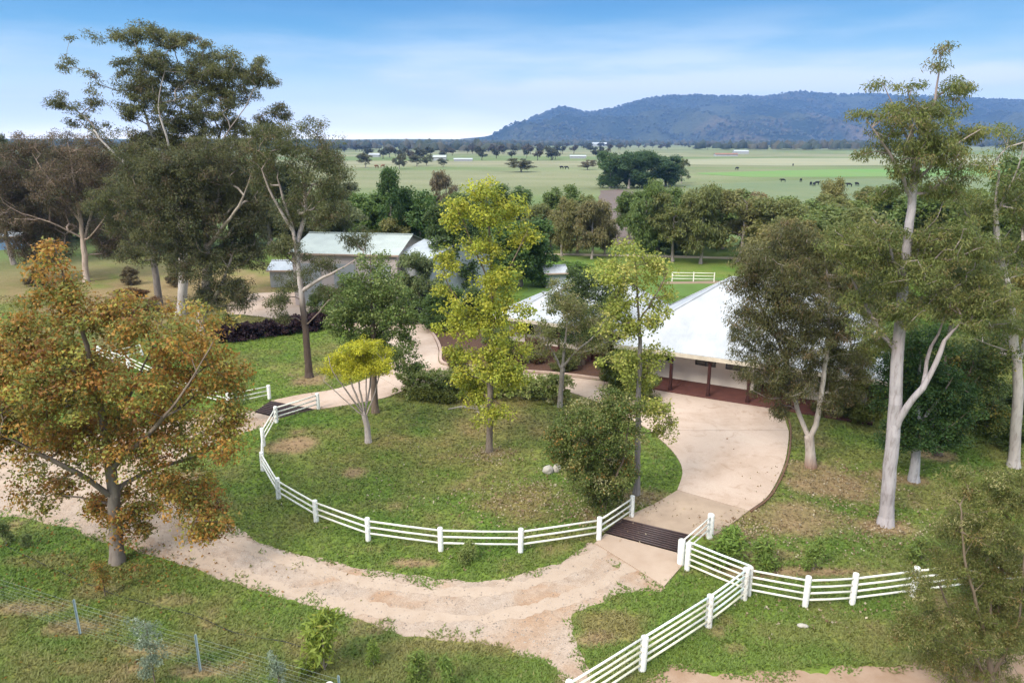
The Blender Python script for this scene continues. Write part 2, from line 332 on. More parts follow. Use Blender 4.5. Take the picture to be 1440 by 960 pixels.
for off in (-.8, .8):
    tg = np.gradient(ctr, axis=0); tg /= np.linalg.norm(tg, axis=1, keepdims=True); q = np.column_stack([-tg[:, 1], tg[:, 0]])
    wv = .42 + .5 * (fbm(ctr[:, 0] * .5 + off * 9, ctr[:, 1] * .5, 3) - .3); A_, B_ = ctr + q * (off + wv[:, None] * .6), ctr + q * (off - wv[:, None] * .6)
    sheet('wheel_rut', rough_edge(np.vstack([A_, B_[::-1]]), .3, 2.2, .07), 0.013, RUTM)
sheet('dirt_track', rough_edge(smooth_poly(DIRT2, 0.5), 0.6, 0.9, 0.12), 0.008, simple('red_dirt', (0.31, 0.215, 0.155), (0.25, 0.16, 0.105), 1.4, 0.95, 0.5))
def concmat():
    m, t, b, o = newmat('concrete'); pos = N(t, 'ShaderNodeNewGeometry').outputs['Position']
    n1 = noise(t, 0.28, 5, 0.62, pos, 0.5); n2 = noise(t, 22, 4, 0.7, pos); n3 = noise(t, 1.3, 6, 0.72, pos, 1.0)
    r = ramp(t, [(0.33, (0.36, 0.262, 0.20)), (0.5, (0.43, 0.325, 0.26)), (0.68, (0.455, 0.355, 0.29))]); t.links.new(n1, r.inputs[0])
    r3 = ramp(t, [(0.28, (0.76, 0.70, 0.64)), (0.46, (1, 1, 1)), (0.8, (1.05, 1.05, 1.05))]); t.links.new(n3, r3.inputs[0])
    r2 = ramp(t, [(0.3, (0.9,)*3), (0.7, (1.08,)*3)]); t.links.new(n2, r2.inputs[0])
    c = mixc(t, 1, r.outputs[0], r3.outputs[0], 'MULTIPLY'); c = mixc(t, 1, c, r2.outputs[0], 'MULTIPLY')
    t.links.new(c, b.inputs['Base Color']); b.inputs['Roughness'].default_value = 0.85; bump(t, b, n2, 0.25, 0.01); return m
CONC = concmat()
# the concrete drive is cast in slabs with open joints
drv = bpy.data.objects.new('concrete_driveway', None); COL.objects.link(drv); drv['kind'] = 'structure'
DZ = 0.06
CONCD = simple('stained_concrete', (0.36, 0.27, 0.2), (0.265, 0.195, 0.145), 0.8, .9, .2)
APRON = simple('dusty_concrete', (0.39, 0.295, 0.228), (0.33, 0.24, 0.18), 0.9, .9, .3)
def slab(*runs, mat=CONC):
    pts = []
    for r in runs:
        p = P(r); p = [tuple(q) for q in smooth_poly(p, 0.35, False)] if len(p) > 2 else p
        pts += [q for q in p if not pts or math.dist(q, pts[-1]) > 0.02]
    c = np.mean(pts, 0); q = [tuple(c + (np.array(p) - c) * (1 - 0.022 / max(0.5, np.linalg.norm(np.array(p) - c)))) for p in pts]
    sheet('concrete_slab', q, DZ, mat, None, 0.10, drv)
slab([(836, 764), (851, 751)], [(952, 778), (961, 795)], [(934, 826), (885, 795)], mat=APRON)
slab([(874, 731), (892, 722), (925, 706), (952, 690)], [(1053, 719), (1030, 737), (1002, 755)], [(970, 753), (874, 731)], mat=CONCD)
slab([(952, 690), (959, 662), (946, 636), (915, 606)], [(1109, 606), (1109, 618), (1103, 654), (1082, 696), (1053, 719)])
slab([(915, 606), (880, 586), (845, 568)], [(850, 537), (905, 545), (916, 548), (1000, 562), (1084, 575)], [(1084, 575), (1100, 583), (1109, 606)])
slab([(845, 568), (800, 552), (740, 545), (680, 543)], [(658, 518), (718, 524), (785, 529), (850, 537)])
slab([(680, 543), (620, 543), (567, 550)], [(530, 529), (548, 506), (566, 490), (576, 470), (590, 455)], [(590, 455), (604, 466), (612, 479), (617, 493), (620, 513), (658, 518)])
slab([(567, 550), (537, 561), (470, 573), (441, 576)], [(381, 564), (425, 555), (474, 547), (530, 529)])
sheet('yard', smooth_poly(YARD, 0.6), 0.03, CONC)
MULCH = simple('mulch', (0.115, 0.06, 0.04), (0.06, 0.032, 0.022), 7, 0.95, 0.9)
sheet('garden_bed', BED, 0.02, MULCH)
# edging beside the drive and the bed
def strip(name, pts, w, h, mat, closed=False):
    p = smooth_poly(P(pts), 0.35, closed); mb = MB(); n = len(p); L = []
    for i in range(n):
        d = p[min(i + 1, n - 1)] - p[max(i - 1, 0)]; d /= np.linalg.norm(d) + 1e-9; q = np.array((-d[1], d[0])) * w / 2
        L += [(*(p[i] + q), -0.02), (*(p[i] + q), h), (*(p[i] - q), h), (*(p[i] - q), -0.02)]
    F = [(4 * i + k, 4 * i + (k + 1) % 4, 4 * i + 4 + (k + 1) % 4, 4 * i + 4 + k) for i in range(n - 1) for k in range(4)] + [(0, 1, 2, 3), (4 * n - 1, 4 * n - 2, 4 * n - 3, 4 * n - 4)]
    mb.add(L, F); o = mb.build(name, mat); o['kind'] = 'structure'; return o
TIMB = simple('timber_edge', (0.16, 0.09, 0.055), (0.09, 0.05, 0.032), 6, 0.9, 0.4)
KERBM = simple('kerb_concrete', (0.42, 0.31, 0.25), (0.34, 0.24, 0.19), 3, 0.9, 0.3)
strip('timber_edging', [(1086, 573), (1108, 590), (1111.5, 618), (1105.5, 655), (1084.5, 697), (1056, 720)], 0.10, 0.09, TIMB)
strip('kerb', [(604, 464), (614, 479), (619.5, 493), (622.5, 511.5), (658, 516), (718, 522), (785, 527), (850, 535)], 0.22, 0.2, KERBM)
# far fields and track
sheet('green_paddock', rough_edge(P([(735, 425), (745, 400), (800, 383), (900, 388), (1060, 392), (1100, 400), (1080, 430), (960, 432)]), 1.0, 0.2, 0.6), 0.02, simple('irrigated_grass', (0.085, 0.15, 0.03), (0.07, 0.115, 0.024), 0.4, 0.95, 0.4))
sheet('farm_track', rough_edge(P([(640, 360), (770, 356.3), (900, 358), (1060, 362.5), (1060, 365.5), (900, 361), (770, 359), (640, 363)]), 0.4, 0.3, 1.0), 0.025, simple('pale_track', (0.44, 0.36, 0.27), (0.38, 0.31, 0.22), 0.6, 0.95, 0.3))
sheet('sand_arena', rough_edge(P([(930, 397), (1000, 395), (1060, 396), (1060, 399), (930, 399)]), 0.3, 0.3, 0.8), 0.03, simple('arena_sand', (0.24, 0.17, 0.12), (0.2, 0.15, 0.10), 0.6, 0.95, 0.3))
sheet('ploughed_field', rough_edge(P([(838, 292), (842, 268), (872, 266), (900, 272), (905, 300), (880, 345), (862, 345)]), 3, 0.03, 3), 0.05, simple('ploughed_soil', (0.135, 0.10, 0.088), (0.105, 0.08, 0.068), 0.15, 0.95, 0.3))
sheet('crop_field', rough_edge(P([(985, 244), (1060, 241.5), (1180, 238), (1360, 236.5), (1600, 236), (1600, 245), (1360, 247), (1180, 248.5), (1060, 249)]), 8, 0.01, 8), 0.06, simple('green_crop', (0.10, 0.20, 0.045), (0.13, 0.19, 0.06), 0.02, 0.95, 0.0))
sheet('grey_field', rough_edge(P([(960, 262), (1060, 256), (1180, 252), (1400, 251), (1400, 275), (1180, 285), (1000, 280)]), 5, 0.02, 6), 0.055, simple('grazed_pasture', (0.10, 0.135, 0.065), (0.135, 0.155, 0.075), 0.03, 0.95, 0.0))
sheet('straw_field', rough_edge(P([(960, 224), (1100, 222.5), (1300, 222.5), (1600, 222), (1600, 231), (1300, 232), (1100, 233), (960, 231)]), 10, 0.008, 10), 0.065, simple('straw_stubble', (0.25, 0.235, 0.145), (0.2, 0.205, 0.125), 0.02, 0.95, 0.0))
# ------------------------------------------------------------------ trees
def catmull3(p, step):
    p = np.array(p, float); n = len(p); out = []
    for i in range(n - 1):
        a, b, c, d = p[max(i - 1, 0)], p[i], p[i + 1], p[min(i + 2, n - 1)]; k = max(1, int(np.linalg.norm(c - b) / step))
        for j in range(k):
            t = j / k; out.append(0.5 * (2 * b + (c - a) * t + (2 * a - 5 * b + 4 * c - d) * t * t + (-a + 3 * b - 3 * c + d) * t ** 3))
    out.append(p[-1]); return np.array(out)
def wood_mesh(pos, par, rad, bark, rs, thin_col):
    n = len(pos); par = np.array(par); d = np.zeros((n, 3)); has = par >= 0
    d[has] = pos[has] - pos[par[has]]; L = np.linalg.norm(d, axis=1, keepdims=True); d = d / np.maximum(L, 1e-6)
    main = np.full(n, -1); best = np.zeros(n)
    for i in range(n):
        p = par[i]
        if p >= 0 and rad[i] > best[p]: best[p] = rad[i]; main[p] = i
    nd = d.copy()
    hm = main >= 0; nd[hm] = nd[hm] + d[main[hm]]; nd[~has] = d[main[~has]] if (~has).any() else nd[~has]
    nd /= np.maximum(np.linalg.norm(nd, axis=1, keepdims=True), 1e-6)
    V = []; F = []; Cc = []; base = 0
    child = np.where(has)[0]; ismain = main[par[child]] == child
    for k, sel in ((8, rad[child] > 0.07), (3, rad[child] <= 0.07)):
        ch = child[sel]; im = ismain[sel]; pa = par[ch]
        if not len(ch): continue
        r0 = np.where(im, rad[pa], np.minimum(rad[ch] * 1.15, rad[pa])); r1 = rad[ch]
        d0 = np.where(im[:, None], nd[pa], d[ch]); d1 = nd[ch]
        def ring(c, dd, r):
            ref = np.where(np.abs(dd[:, 1:2]) < 0.85, np.array([[0, 1.0, 0]]), np.array([[1.0, 0, 0]]))
            u = np.cross(dd, ref); u /= np.maximum(np.linalg.norm(u, axis=1, keepdims=True), 1e-6); w = np.cross(dd, u)
            a = np.arange(k) * 2 * np.pi / k
            return c[:, None] + r[:, None, None] * (np.cos(a)[None, :, None] * u[:, None] + np.sin(a)[None, :, None] * w[:, None])
        v = np.concatenate([ring(pos[pa], d0, r0), ring(pos[ch], d1, r1)], 1)      # (m, 2k, 3)
        m = len(ch); j = np.arange(k); q = np.stack([j, (j + 1) % k, k + (j + 1) % k, k + j], -1)
        F.append((base + np.arange(m)[:, None, None] * 2 * k + q[None]).reshape(-1, 4)); V.append(v.reshape(-1, 3)); base += m * 2 * k
        rr = np.concatenate([np.repeat(r0[:, None], k, 1), np.repeat(r1[:, None], k, 1)], 1).reshape(-1)
        zz = v.reshape(-1, 3)[:, 2]
        w = np.clip((rr - 0.03) / 0.10, 0, 1)[:, None]; c = thin_col * (1 - w) + bark(zz, v.reshape(-1, 3)) * w; Cc.append(c)
    return np.vstack(V), np.vstack(F), np.vstack(Cc)
def grow(polys, tips, seed, step=0.4, tip_r=0.012, upw=0.5):
    """polys: list of (pts, r0, r1) trunk and limbs; tips are reached from the nearest suitable node"""
    rs = np.random.RandomState(seed); pos = []; par = []; rmin = []; rmax = []
    for pi, (pts, r0, r1) in enumerate(polys):
        q = catmull3(pts, step); n = len(q)
        q[1:-1] += rs.randn(max(n - 2, 0), 3) * step * 0.035
        if pi == 0: last = -1; st = 0
        else:
            A = np.array(pos); last = int(np.argmin(np.linalg.norm(A - q[0], axis=1))); st = 1
        for i in range(st, n):
            pos.append(q[i]); par.append(last); last = len(pos) - 1; rmin.append(r0 + (r1 - r0) * i / max(n - 1, 1)); fr = (i / max(n - 1, 1)) ** 1.6; rmax.append(r0 + (1.5 * r1 - r0) * fr)
    pos = [np.array(p) for p in pos]; z0 = polys[0][0][0][2]; ztop = max(p[2] for p in pos)
    low = z0 + 0.3 * (ztop - z0) * 0.6
    A = np.zeros((len(pos) + len(tips) * 30 + 10, 3)); A[:len(pos)] = pos; cnt = len(pos); D = {}
    tips = np.asarray(tips); d0 = np.min(np.linalg.norm(tips[:, None] - A[None, :cnt], axis=2), axis=1) if len(tips) else []
    ends = []
    for ti in np.argsort(d0):
        t = tips[ti]; B = A[:cnt]; dv = t - B; dist = np.linalg.norm(dv, axis=1)
        cost = dist + upw * np.maximum(0, B[:, 2] - t[2] + 0.25 * dist) * 1.3 + 2.0 * (B[:, 2] < low)
        k = int(np.argmin(cost)); b = B[k]; L = dist[k]
        if L < 0.08: ends.append(k); continue
        pd = (b - A[par[k]]) if par[k] >= 0 else np.array((0, 0, 1.0)); pd = pd / (np.linalg.norm(pd) + 1e-6)
        n = max(1, int(L / step)); c1 = b + (pd * 0.35 + np.array((0, 0, 0.25)) + (t - b) / L * 0.5) * L * 0.45
        last = k
        for i in range(1, n + 1):
            s = i / n; q = (1 - s) ** 2 * b + 2 * s * (1 - s) * c1 + s * s * t
            if i < n: q = q + rs.randn(3) * step * 0.10
            if cnt >= len(A): A = np.vstack([A, np.zeros((2000, 3))])
            A[cnt] = q; par.append(last); rmin.append(0); last = cnt; cnt += 1
        ends.append(last)
    pos = A[:cnt].copy(); e = 2.3; acc = np.zeros(cnt); acc[ends] = tip_r ** e
    for i in range(cnt - 1, -1, -1):
        if acc[i] == 0: acc[i] = (tip_r * 0.9) ** e
        if par[i] >= 0: acc[par[i]] += acc[i]
    rad = acc ** (1 / e)
    R0 = polys[0][1]
    if rad[0] > tip_r * 1.5:
        a = math.log(R0 / tip_r) / math.log(rad[0] / tip_r); rad = tip_r * (rad / tip_r) ** a
    rad = np.maximum(rad, np.array(rmin)); rad[:len(rmax)] = np.minimum(rad[:len(rmax)], np.array(rmax)); rad = np.minimum(rad, R0)
    for i in range(1, cnt): rad[i] = min(rad[i], rad[par[i]] * 1.02)
    # flare at the foot
    z = pos[:, 2] - pos[0, 2]; thick = rad > 0.12; rad = np.where(thick, rad * (1 + 0.35 * np.exp(-np.maximum(z, 0) / 0.35)), rad)
    return pos, par, rad
def leaves(tips, n, s, L, Wd, droop, palette, rs, flat=0.7, tipcol=None, var=0.18, tri=False):
    T = len(tips); cnt = rs.poisson(n, T); idx = np.repeat(np.arange(T), cnt); m = len(idx)
    ts = s * (0.7 + 0.6 * rs.rand(T))
    off = rs.randn(m, 3); off /= np.linalg.norm(off, axis=1, keepdims=True) + 1e-6; off *= (rs.rand(m, 1) ** 0.5) * 1.25
    off[:, 2] *= flat; p = tips[idx] + off * ts[idx][:, None]
    d = rs.randn(m, 3); d /= np.linalg.norm(d, axis=1, keepdims=True) + 1e-6; d = d + np.array((0, 0, -1.0)) * droop + off * 0.35; d /= np.linalg.norm(d, axis=1, keepdims=True) + 1e-6
    nrm = rs.randn(m, 3) * 0.55 + off * 0.75 + np.array((0, 0, 0.55)); w = np.cross(d, nrm); w /= np.linalg.norm(w, axis=1, keepdims=True) + 1e-6
    d = d * 0.8 + np.cross(nrm, w) * 0.5; d /= np.linalg.norm(d, axis=1, keepdims=True) + 1e-6
    sc = (0.65 + 0.7 * rs.rand(m, 1)); l = L * sc; hw = Wd * sc / 2
    pal = np.array([c for _, c in palette]); wt = np.array([q for q, _ in palette], float); wt /= wt.sum()
    tc_ = rs.choice(len(wt), T, p=wt); lc_ = rs.choice(len(wt), m, p=wt); use = rs.rand(m) < 0.62
    ci = np.where(use, tc_[idx], lc_); c = pal[ci] * (1 + (rs.rand(T, 1)[idx] - 0.5) * var * 2) * (1 + (rs.rand(m, 1) - 0.5) * var * 2)
    if tipcol is not None: c = c * tipcol[idx]
    if tri:
        v = np.stack([p - w * hw, p + w * hw, p + d * l], 1).reshape(-1, 3); f = np.arange(3 * m).reshape(-1, 3)
    else:
        mid = p + d * l * 0.45
        v = np.stack([p, mid + w * hw, p + d * l, mid - w * hw], 1).reshape(-1, 3); f = np.arange(4 * m).reshape(-1, 4)
    return v, f, np.clip(c, 0, 1)
def sample_ell(ells, dens, rs, shell=0.5):
    T = []
    for c, (a, b, h), w in ells:
        k = max(3, rs.poisson(dens * math.pi * a * h * w)); u = rs.randn(k, 3); u /= np.linalg.norm(u, axis=1, keepdims=True)
        r = shell + (1 - shell) * rs.rand(k, 1) ** 0.6; r = np.where(rs.rand(k, 1) < 0.25, rs.rand(k, 1) * 0.7, r)
        p = np.array(c) + u * r * np.array((a, b, h)); T.append(p)
    return np.vstack(T)
def bark_white(base=(0.52, 0.46, 0.44), patch=(0.32, 0.24, 0.21), foot=None, foot_h=0.0):
    base, patch = np.array(base), np.array(patch)
    def fn(z, v):
        n = vnoise(v[:, 0] * 1.5 + v[:, 1] * 1.5 + 7, z * 0.7)[:, None]; c = base + (patch - base) * np.clip((n - 0.55) * 3, 0, 1)
        if foot is not None: c = c + (np.array(foot) - c) * sstep(foot_h * 1.25, foot_h * 0.85, z + (n[:, 0] - .5) * foot_h * 0.5)[:, None]
        return c
    return fn
LM = 1.35
NF, LF = 2.2, 0.64
def make_tree(name, base, polys, ells, label, cat='tree', dens=8, tip_r=0.012, n=70, s=0.3, L=0.2, Wd=0.07, droop=0.8, palette=None, bark=None, thin=(0.16, 0.12, 0.09),
              seed=1, flat=0.75, step=0.4, group=None, shell=0.5, tri=False, parent_obj=None, upw=0.5, extra_ells=None):
    rs = np.random.RandomState(seed); tips = sample_ell(ells, dens, rs, shell); tips = tips[tips[:, 2] > base[2] + 0.25]
    pos, par, rad = grow(polys, tips, seed + 5, step, tip_r, upw); o = thing(name, base, label, cat, group); b = np.array(base)
    bark = bark or bark_white((0.15, 0.11, 0.085), (0.10, 0.075, 0.06))
    v, f, c = wood_mesh(pos - b, par, rad, bark, rs, np.array(thin)); link('trunk', npmesh('trunk', v, f, c, smooth=True), o, BARK)
    kf = (NF, LF) if label != 'x' else (1, 1)
    tri = tri or name in ('gum_tree', 'tall_gum_tree', 'olive_bush', 'plane_tree')
    v, f, c = leaves(tips - b, n * kf[0], s, L * kf[1], Wd * kf[1], droop, [(w, tuple(LM * np.array(q))) for w, q in palette] if label != 'x' else palette, rs, flat, tri=tri); link('crown', npmesh('crown', v, f, c), o, LEAF)
    return o
def hero(name, base_px, trunk, ells, label, seed, dy=0.0, Y=None, rd=0.9, drand=0.25, **kw):
    """trunk: list of (pixel polyline [(x, y, depth offset m)], r0, r1); the tree is laid out on the upright plane through its foot"""
    bx, by = g(*base_px); Yb = by if Y is None else Y
    if Y is not None: bx = at(base_px[0], base_px[1], Y)[0]
    rr = random.Random(seed); ES = []
    lim = np.mean([e[0] for e in ells]), 
    polys = []
    for pl, r0, r1 in trunk:
        polys.append(([(at(p[0], p[1], Yb + (p[2] if len(p) > 2 else 0))) for p in pl], r0, r1))
    p0 = polys[0][0]; p0[0] = (p0[0][0], p0[0][1], 0.0)
    for e in ells:
        cx, cy, rx, ry = e[:4]; dz = e[4] if len(e) > 4 else None; w = e[5] if len(e) > 5 else 1.0
        c0 = at(cx, cy, Yb); d = depth(c0[1], c0[2]); a = rx * d / FPX; h = ry * d / FPX
        if dz is None: dz = rr.uniform(-1, 1) * drand * d * 0.10
        c = at(cx, cy, Yb + dz); ES.append((c, (a, max(a, h) * rd, h), w))
    return make_tree(name, (bx, Yb, 0.0), polys, ES, label, seed=seed, **kw)
OLIVE = [(4, (0.075, 0.082, 0.028)), (3, (0.058, 0.068, 0.024)), (2, (0.105, 0.105, 0.04)), (1, (0.12, 0.09, 0.045))]
DKOLIVE = [(4, (0.09, 0.094, 0.033)), (3, (0.070, 0.076, 0.029)), (2, (0.125, 0.122, 0.046)), (1, (0.11, 0.08, 0.045))]
AUTUMN = [(5.0, (0.275, 0.145, 0.030)), (2.4, (0.235, 0.105, 0.024)), (3.2, (0.22, 0.165, 0.036)), (5.0, (0.145, 0.148, 0.034)), (2.0, (0.26, 0.245, 0.05)), (1.0, (0.16, 0.075, 0.024))]
YGREEN = [(4, (0.27, 0.275, 0.034)), (3, (0.21, 0.235, 0.03)), (2, (0.33, 0.305, 0.04)), (1, (0.14, 0.175, 0.028))]
GREEN = [(4, (0.085, 0.125, 0.025)), (3, (0.06, 0.10, 0.02)), (2, (0.13, 0.16, 0.035)), (0.6, (0.2, 0.2, 0.05))]
# the big autumn plane tree, left foreground
hero('plane_tree', (165, 790), [([(165, 790), (163, 740, .1), (158, 680), (150, 620, .2), (135, 540, .3), (110, 450, .2), (85, 370), (76, 345)], 0.27, 0.02),
    ([(160, 700), (110, 665, -1), (50, 635, -1.6), (0, 610, -2)], .13, .03), ([(152, 640), (110, 590, 1), (70, 530, 1.6), (40, 440, 1)], .11, .02), ([(155, 660), (205, 615, -.8), (255, 555, -1.5), (300, 480, -1.2)], .12, .02),
    ([(158, 690), (215, 660, 1), (280, 640, 1.8), (335, 610, 1.6)], .10, .02), ([(148, 610), (190, 540, 1.2), (225, 460, 1.6)], .09, .02)],
    [(76, 372, 28, 34), (84, 408, 34, 26), (40, 470, 40, 30), (76, 428, 44, 26), (150, 440, 62, 38), (245, 462, 70, 42), (20, 520, 55, 62), (110, 515, 75, 55), (210, 540, 80, 55), (300, 530, 45, 50), (312, 610, 42, 42), (200, 625, 80, 50), (95, 625, 70, 45), (10, 610, 55, 50), (255, 690, 55, 36), (290, 735, 32, 30), (55, 690, 42, 30), (185, 720, 40, 40), (130, 715, 30, 28), (325, 585, 28, 26), (130, 580, 70, 40, 2.2), (230, 580, 60, 40, 2.4), (60, 560, 60, 50, -2.2), (-40, 560, 60, 80)],
    'large autumn plane tree with orange and rust leaves beside the gravel road', 11, dens=5.8, n=46, s=0.47, L=0.19, Wd=0.155, droop=0.45, palette=AUTUMN, bark=bark_white((0.20, 0.165, 0.14), (0.11, 0.085, 0.07)), rd=1.0, step=0.45)
# the big dark gums, left
WHB = bark_white((0.42, 0.38, 0.36), (0.24, 0.19, 0.17))
hero('gum_tree', (255, 442), [([(255, 442), (258, 380), (255, 310), (245, 260), (232, 225), (215, 190), (200, 150)], .5, .05), ([(250, 290), (205, 256, -2), (160, 215, -3), (110, 168, -3)], .15, .03), ([(252, 300), (285, 270, 2), (297, 225, 3), (315, 170, 3), (330, 110, 3)], .17, .03),
    ([(245, 260), (238, 205, -3), (222, 150, -3), (235, 90, -2)], .13, .02), ([(285, 275), (310, 205, -2), (345, 150, -3), (360, 120, -2)], .10, .02), ([(297, 225), (280, 150, 4), (262, 80, 4)], .09, .02)],
    [(122, 52, 24, 9, -2, .7), (168, 52, 28, 12), (208, 46, 42, 13), (250, 60, 34, 16), (285, 72, 22, 12), (98, 90, 16, 12, -3, .6), (131, 108, 13, 9, -3, .6), (86, 148, 18, 18), (128, 142, 18, 16), (115, 172, 20, 11), (150, 182, 22, 12), (183, 95, 22, 17), (190, 122, 32, 22), (215, 82, 28, 13), (232, 106, 40, 22), (288, 108, 42, 26), (330, 92, 40, 22), (364, 108, 26, 19), (300, 142, 42, 24), (228, 150, 46, 24), (178, 152, 18, 14), (392, 156, 22, 11), (365, 178, 26, 15), (322, 175, 42, 20), (250, 182, 40, 20), (335, 120, 40, 26, 3), (280, 90, 34, 18, 3), (300, 205, 45, 22), (210, 200, 34, 20), (345, 205, 36, 22), (250, 205, 44, 24, 2), (270, 165, 40, 24, 3), (390, 190, 24, 14), (185, 215, 30, 20), (215, 120, 30, 22, 3)],
    'tallest dark spreading gum tree with white limbs above the left trees', 21, dens=3.0, tip_r=0.018, n=60, s=0.58, L=0.34, Wd=0.12, droop=0.7, palette=DKOLIVE, bark=WHB, rd=0.8, step=0.8, flat=0.6, thin=(0.2, 0.17, 0.15), group=None)
hero('gum_tree', (285, 470), [([(285, 470), (284, 440), (290, 410), (292, 350), (285, 290), (280, 240)], .5, .05), ([(287, 440), (300, 420, -1), (312, 400, -1), (330, 350, -1)], .2, .04), ([(292, 380), (255, 330, 1), (225, 280, 1)], .2, .04), ([(290, 350), (335, 290, -2), (355, 240, -2)], .2, .03)],
    [(185, 232, 40, 34), (235, 240, 46, 38), (292, 232, 46, 38), (340, 225, 34, 34), (205, 290, 40, 38), (262, 300, 55, 42), (325, 300, 50, 42), (290, 365, 54, 42), (350, 350, 36, 34), (322, 412, 34, 26), (245, 350, 36, 34), (283, 415, 24, 20), (360, 290, 28, 34), (250, 270, 60, 40, 3), (320, 260, 50, 40, 3)],
    'dense dark gum tree with low hanging crown left of the purple hedge', 22, dens=3.6, tip_r=0.02, n=64, s=0.58, L=0.30, Wd=0.11, droop=0.9, palette=[(4, (0.07, 0.072, 0.026)), (3, (0.054, 0.058, 0.022)), (2, (0.095, 0.09, 0.036)), (1, (0.085, 0.06, 0.032))], bark=bark_white((0.40, 0.34, 0.29), (0.2, 0.15, 0.12)), rd=0.8, step=0.7, thin=(0.13, 0.1, 0.08))
hero('gum_tree', (223, 428), [([(223, 428), (221, 400), (216, 365), (212, 320), (200, 280), (190, 250)], .38, .04), ([(216, 365), (235, 320, 1), (240, 280, 1)], .14, .03)],
    [(185, 260, 34, 28), (225, 275, 34, 28), (180, 310, 32, 28), (215, 330, 34, 28), (240, 310, 30, 28), (190, 355, 26, 18), (150, 290, 30, 28)],
    'slim dark trunked gum tree between the brown gum and the dense dark gum', 23, dens=3.0, tip_r=0.02, n=55, s=0.6, L=0.32, Wd=0.11, droop=0.9, palette=DKOLIVE, bark=bark_white((0.20, 0.17, 0.15), (0.12, 0.1, 0.09)), rd=0.8, step=0.8)
hero('gum_tree', (122, 396), [([(122, 396), (119, 360), (115, 325), (107, 275), (100, 225), (95, 200)], .36, .05), ([(118, 345), (130, 290, 1), (137, 240, 2), (150, 210, 2)], .17, .03), ([(112, 310), (85, 275, -1), (60, 240, -2), (45, 215, -2)], .15, .03), ([(117, 335), (70, 312, -2), (30, 300, -3), (5, 285, -3)], .11, .02), ([(120, 340), (145, 310, -2), (165, 270, -2)], .10, .02), ([(108, 285), (120, 240, 3), (118, 210, 3)], .1, .02), ([(100, 250), (75, 235, 2), (70, 205, 2)], .08, .02)],
    [(40, 212, 34, 26), (90, 212, 44, 26), (140, 222, 34, 32), (30, 262, 40, 34), (90, 262, 48, 38), (150, 268, 30, 36), (22, 318, 36, 32), (152, 322, 26, 28), (75, 310, 40, 30, 2, .8), (0, 240, 30, 40), (60, 350, 46, 22, 2), (165, 345, 34, 24, 3), (20, 290, 34, 34), (110, 245, 40, 30, 3)],
    'brownish thin crowned gum tree with pale bare limbs at the left edge', 24, dens=3.6, tip_r=0.026, n=52, s=0.7, L=0.34, Wd=0.12, droop=0.8, palette=[(4, (0.10, 0.072, 0.042)), (3, (0.078, 0.066, 0.034)), (2, (0.13, 0.088, 0.055)), (1, (0.07, 0.075, 0.03))], bark=bark_white((0.45, 0.35, 0.29), (0.25, 0.18, 0.14)), rd=0.8, step=0.9, thin=(0.25, 0.18, 0.15))
hero('gum_tree', (435, 530), [([(435, 530), (432, 490), (429, 455), (424, 410), (418, 365), (412, 325), (402, 290), (390, 250)], .27, .04), ([(412, 325), (392, 292, -.5), (378, 265, -.8), (368, 238, -1)], .14, .03), ([(416, 350), (428, 300, .8), (430, 250, 1), (446, 212, 1)], .17, .03), ([(426, 408), (455, 390, -.6), (485, 375, -1), (512, 358, -1)], .15, .03), ([(428, 460), (448, 440, -.6), (462, 422, -.8)], .07, .02), ([(420, 375), (395, 355, .6), (380, 335, 1)], .07, .02)],
    [(400, 210, 42, 24), (448, 212, 36, 26), (372, 248, 24, 28), (440, 258, 42, 26), (472, 240, 22, 24), (405, 296, 28, 20), (455, 302, 32, 20), (430, 178, 36, 13), (372, 185, 22, 12), (352, 212, 18, 22), (398, 345, 26, 16), (440, 372, 30, 18), (388, 420, 17, 17), (500, 340, 28, 14), (410, 398, 22, 16), (395, 445, 20, 12, None, .6), (480, 280, 14, 20), (470, 410, 22, 12)],
    'gum tree with rough dark foot and pale upper limbs on lawn beside the driveway', 25, dens=5, tip_r=0.014, n=60, s=0.48, L=0.24, Wd=0.085, droop=0.9, palette=OLIVE, bark=bark_white((0.42, 0.37, 0.345), (0.26, 0.19, 0.155), (0.085, 0.06, 0.048), 5.2), rd=0.8, step=0.55, thin=(0.22, 0.17, 0.14))
hero('leafy_green_tree', (528, 580), [([(528, 580), (526, 540), (525, 480), (523, 430), (521, 375), (521, 355)], .22, .02), ([(525, 470), (495, 440, .5), (470, 430, .5)], .07, .02), ([(525, 460), (560, 430, -.5), (580, 420, -.5)], .07, .02)],
    [(522, 366, 24, 18), (505, 400, 34, 26), (545, 400, 28, 26), (490, 432, 32, 24), (555, 438, 32, 26), (520, 450, 38, 26), (478, 458, 22, 17), (572, 470, 24, 22), (500, 486, 34, 17), (556, 500, 30, 18), (582, 510, 16, 14), (530, 470, 40, 20, 1.2)],
    'slender leafy green tree standing right behind the bright yellow tree', 26, dens=6.5, n=34, s=0.4, L=0.22, Wd=0.15, droop=0.4, palette=[(4, (0.09, 0.125, 0.03)), (3, (0.07, 0.105, 0.025)), (2, (0.14, 0.17, 0.05)), (0.7, (0.2, 0.22, 0.08))], rd=0.9)
VY = bark_white((0.36, 0.31, 0.29), (0.22, 0.18, 0.16))
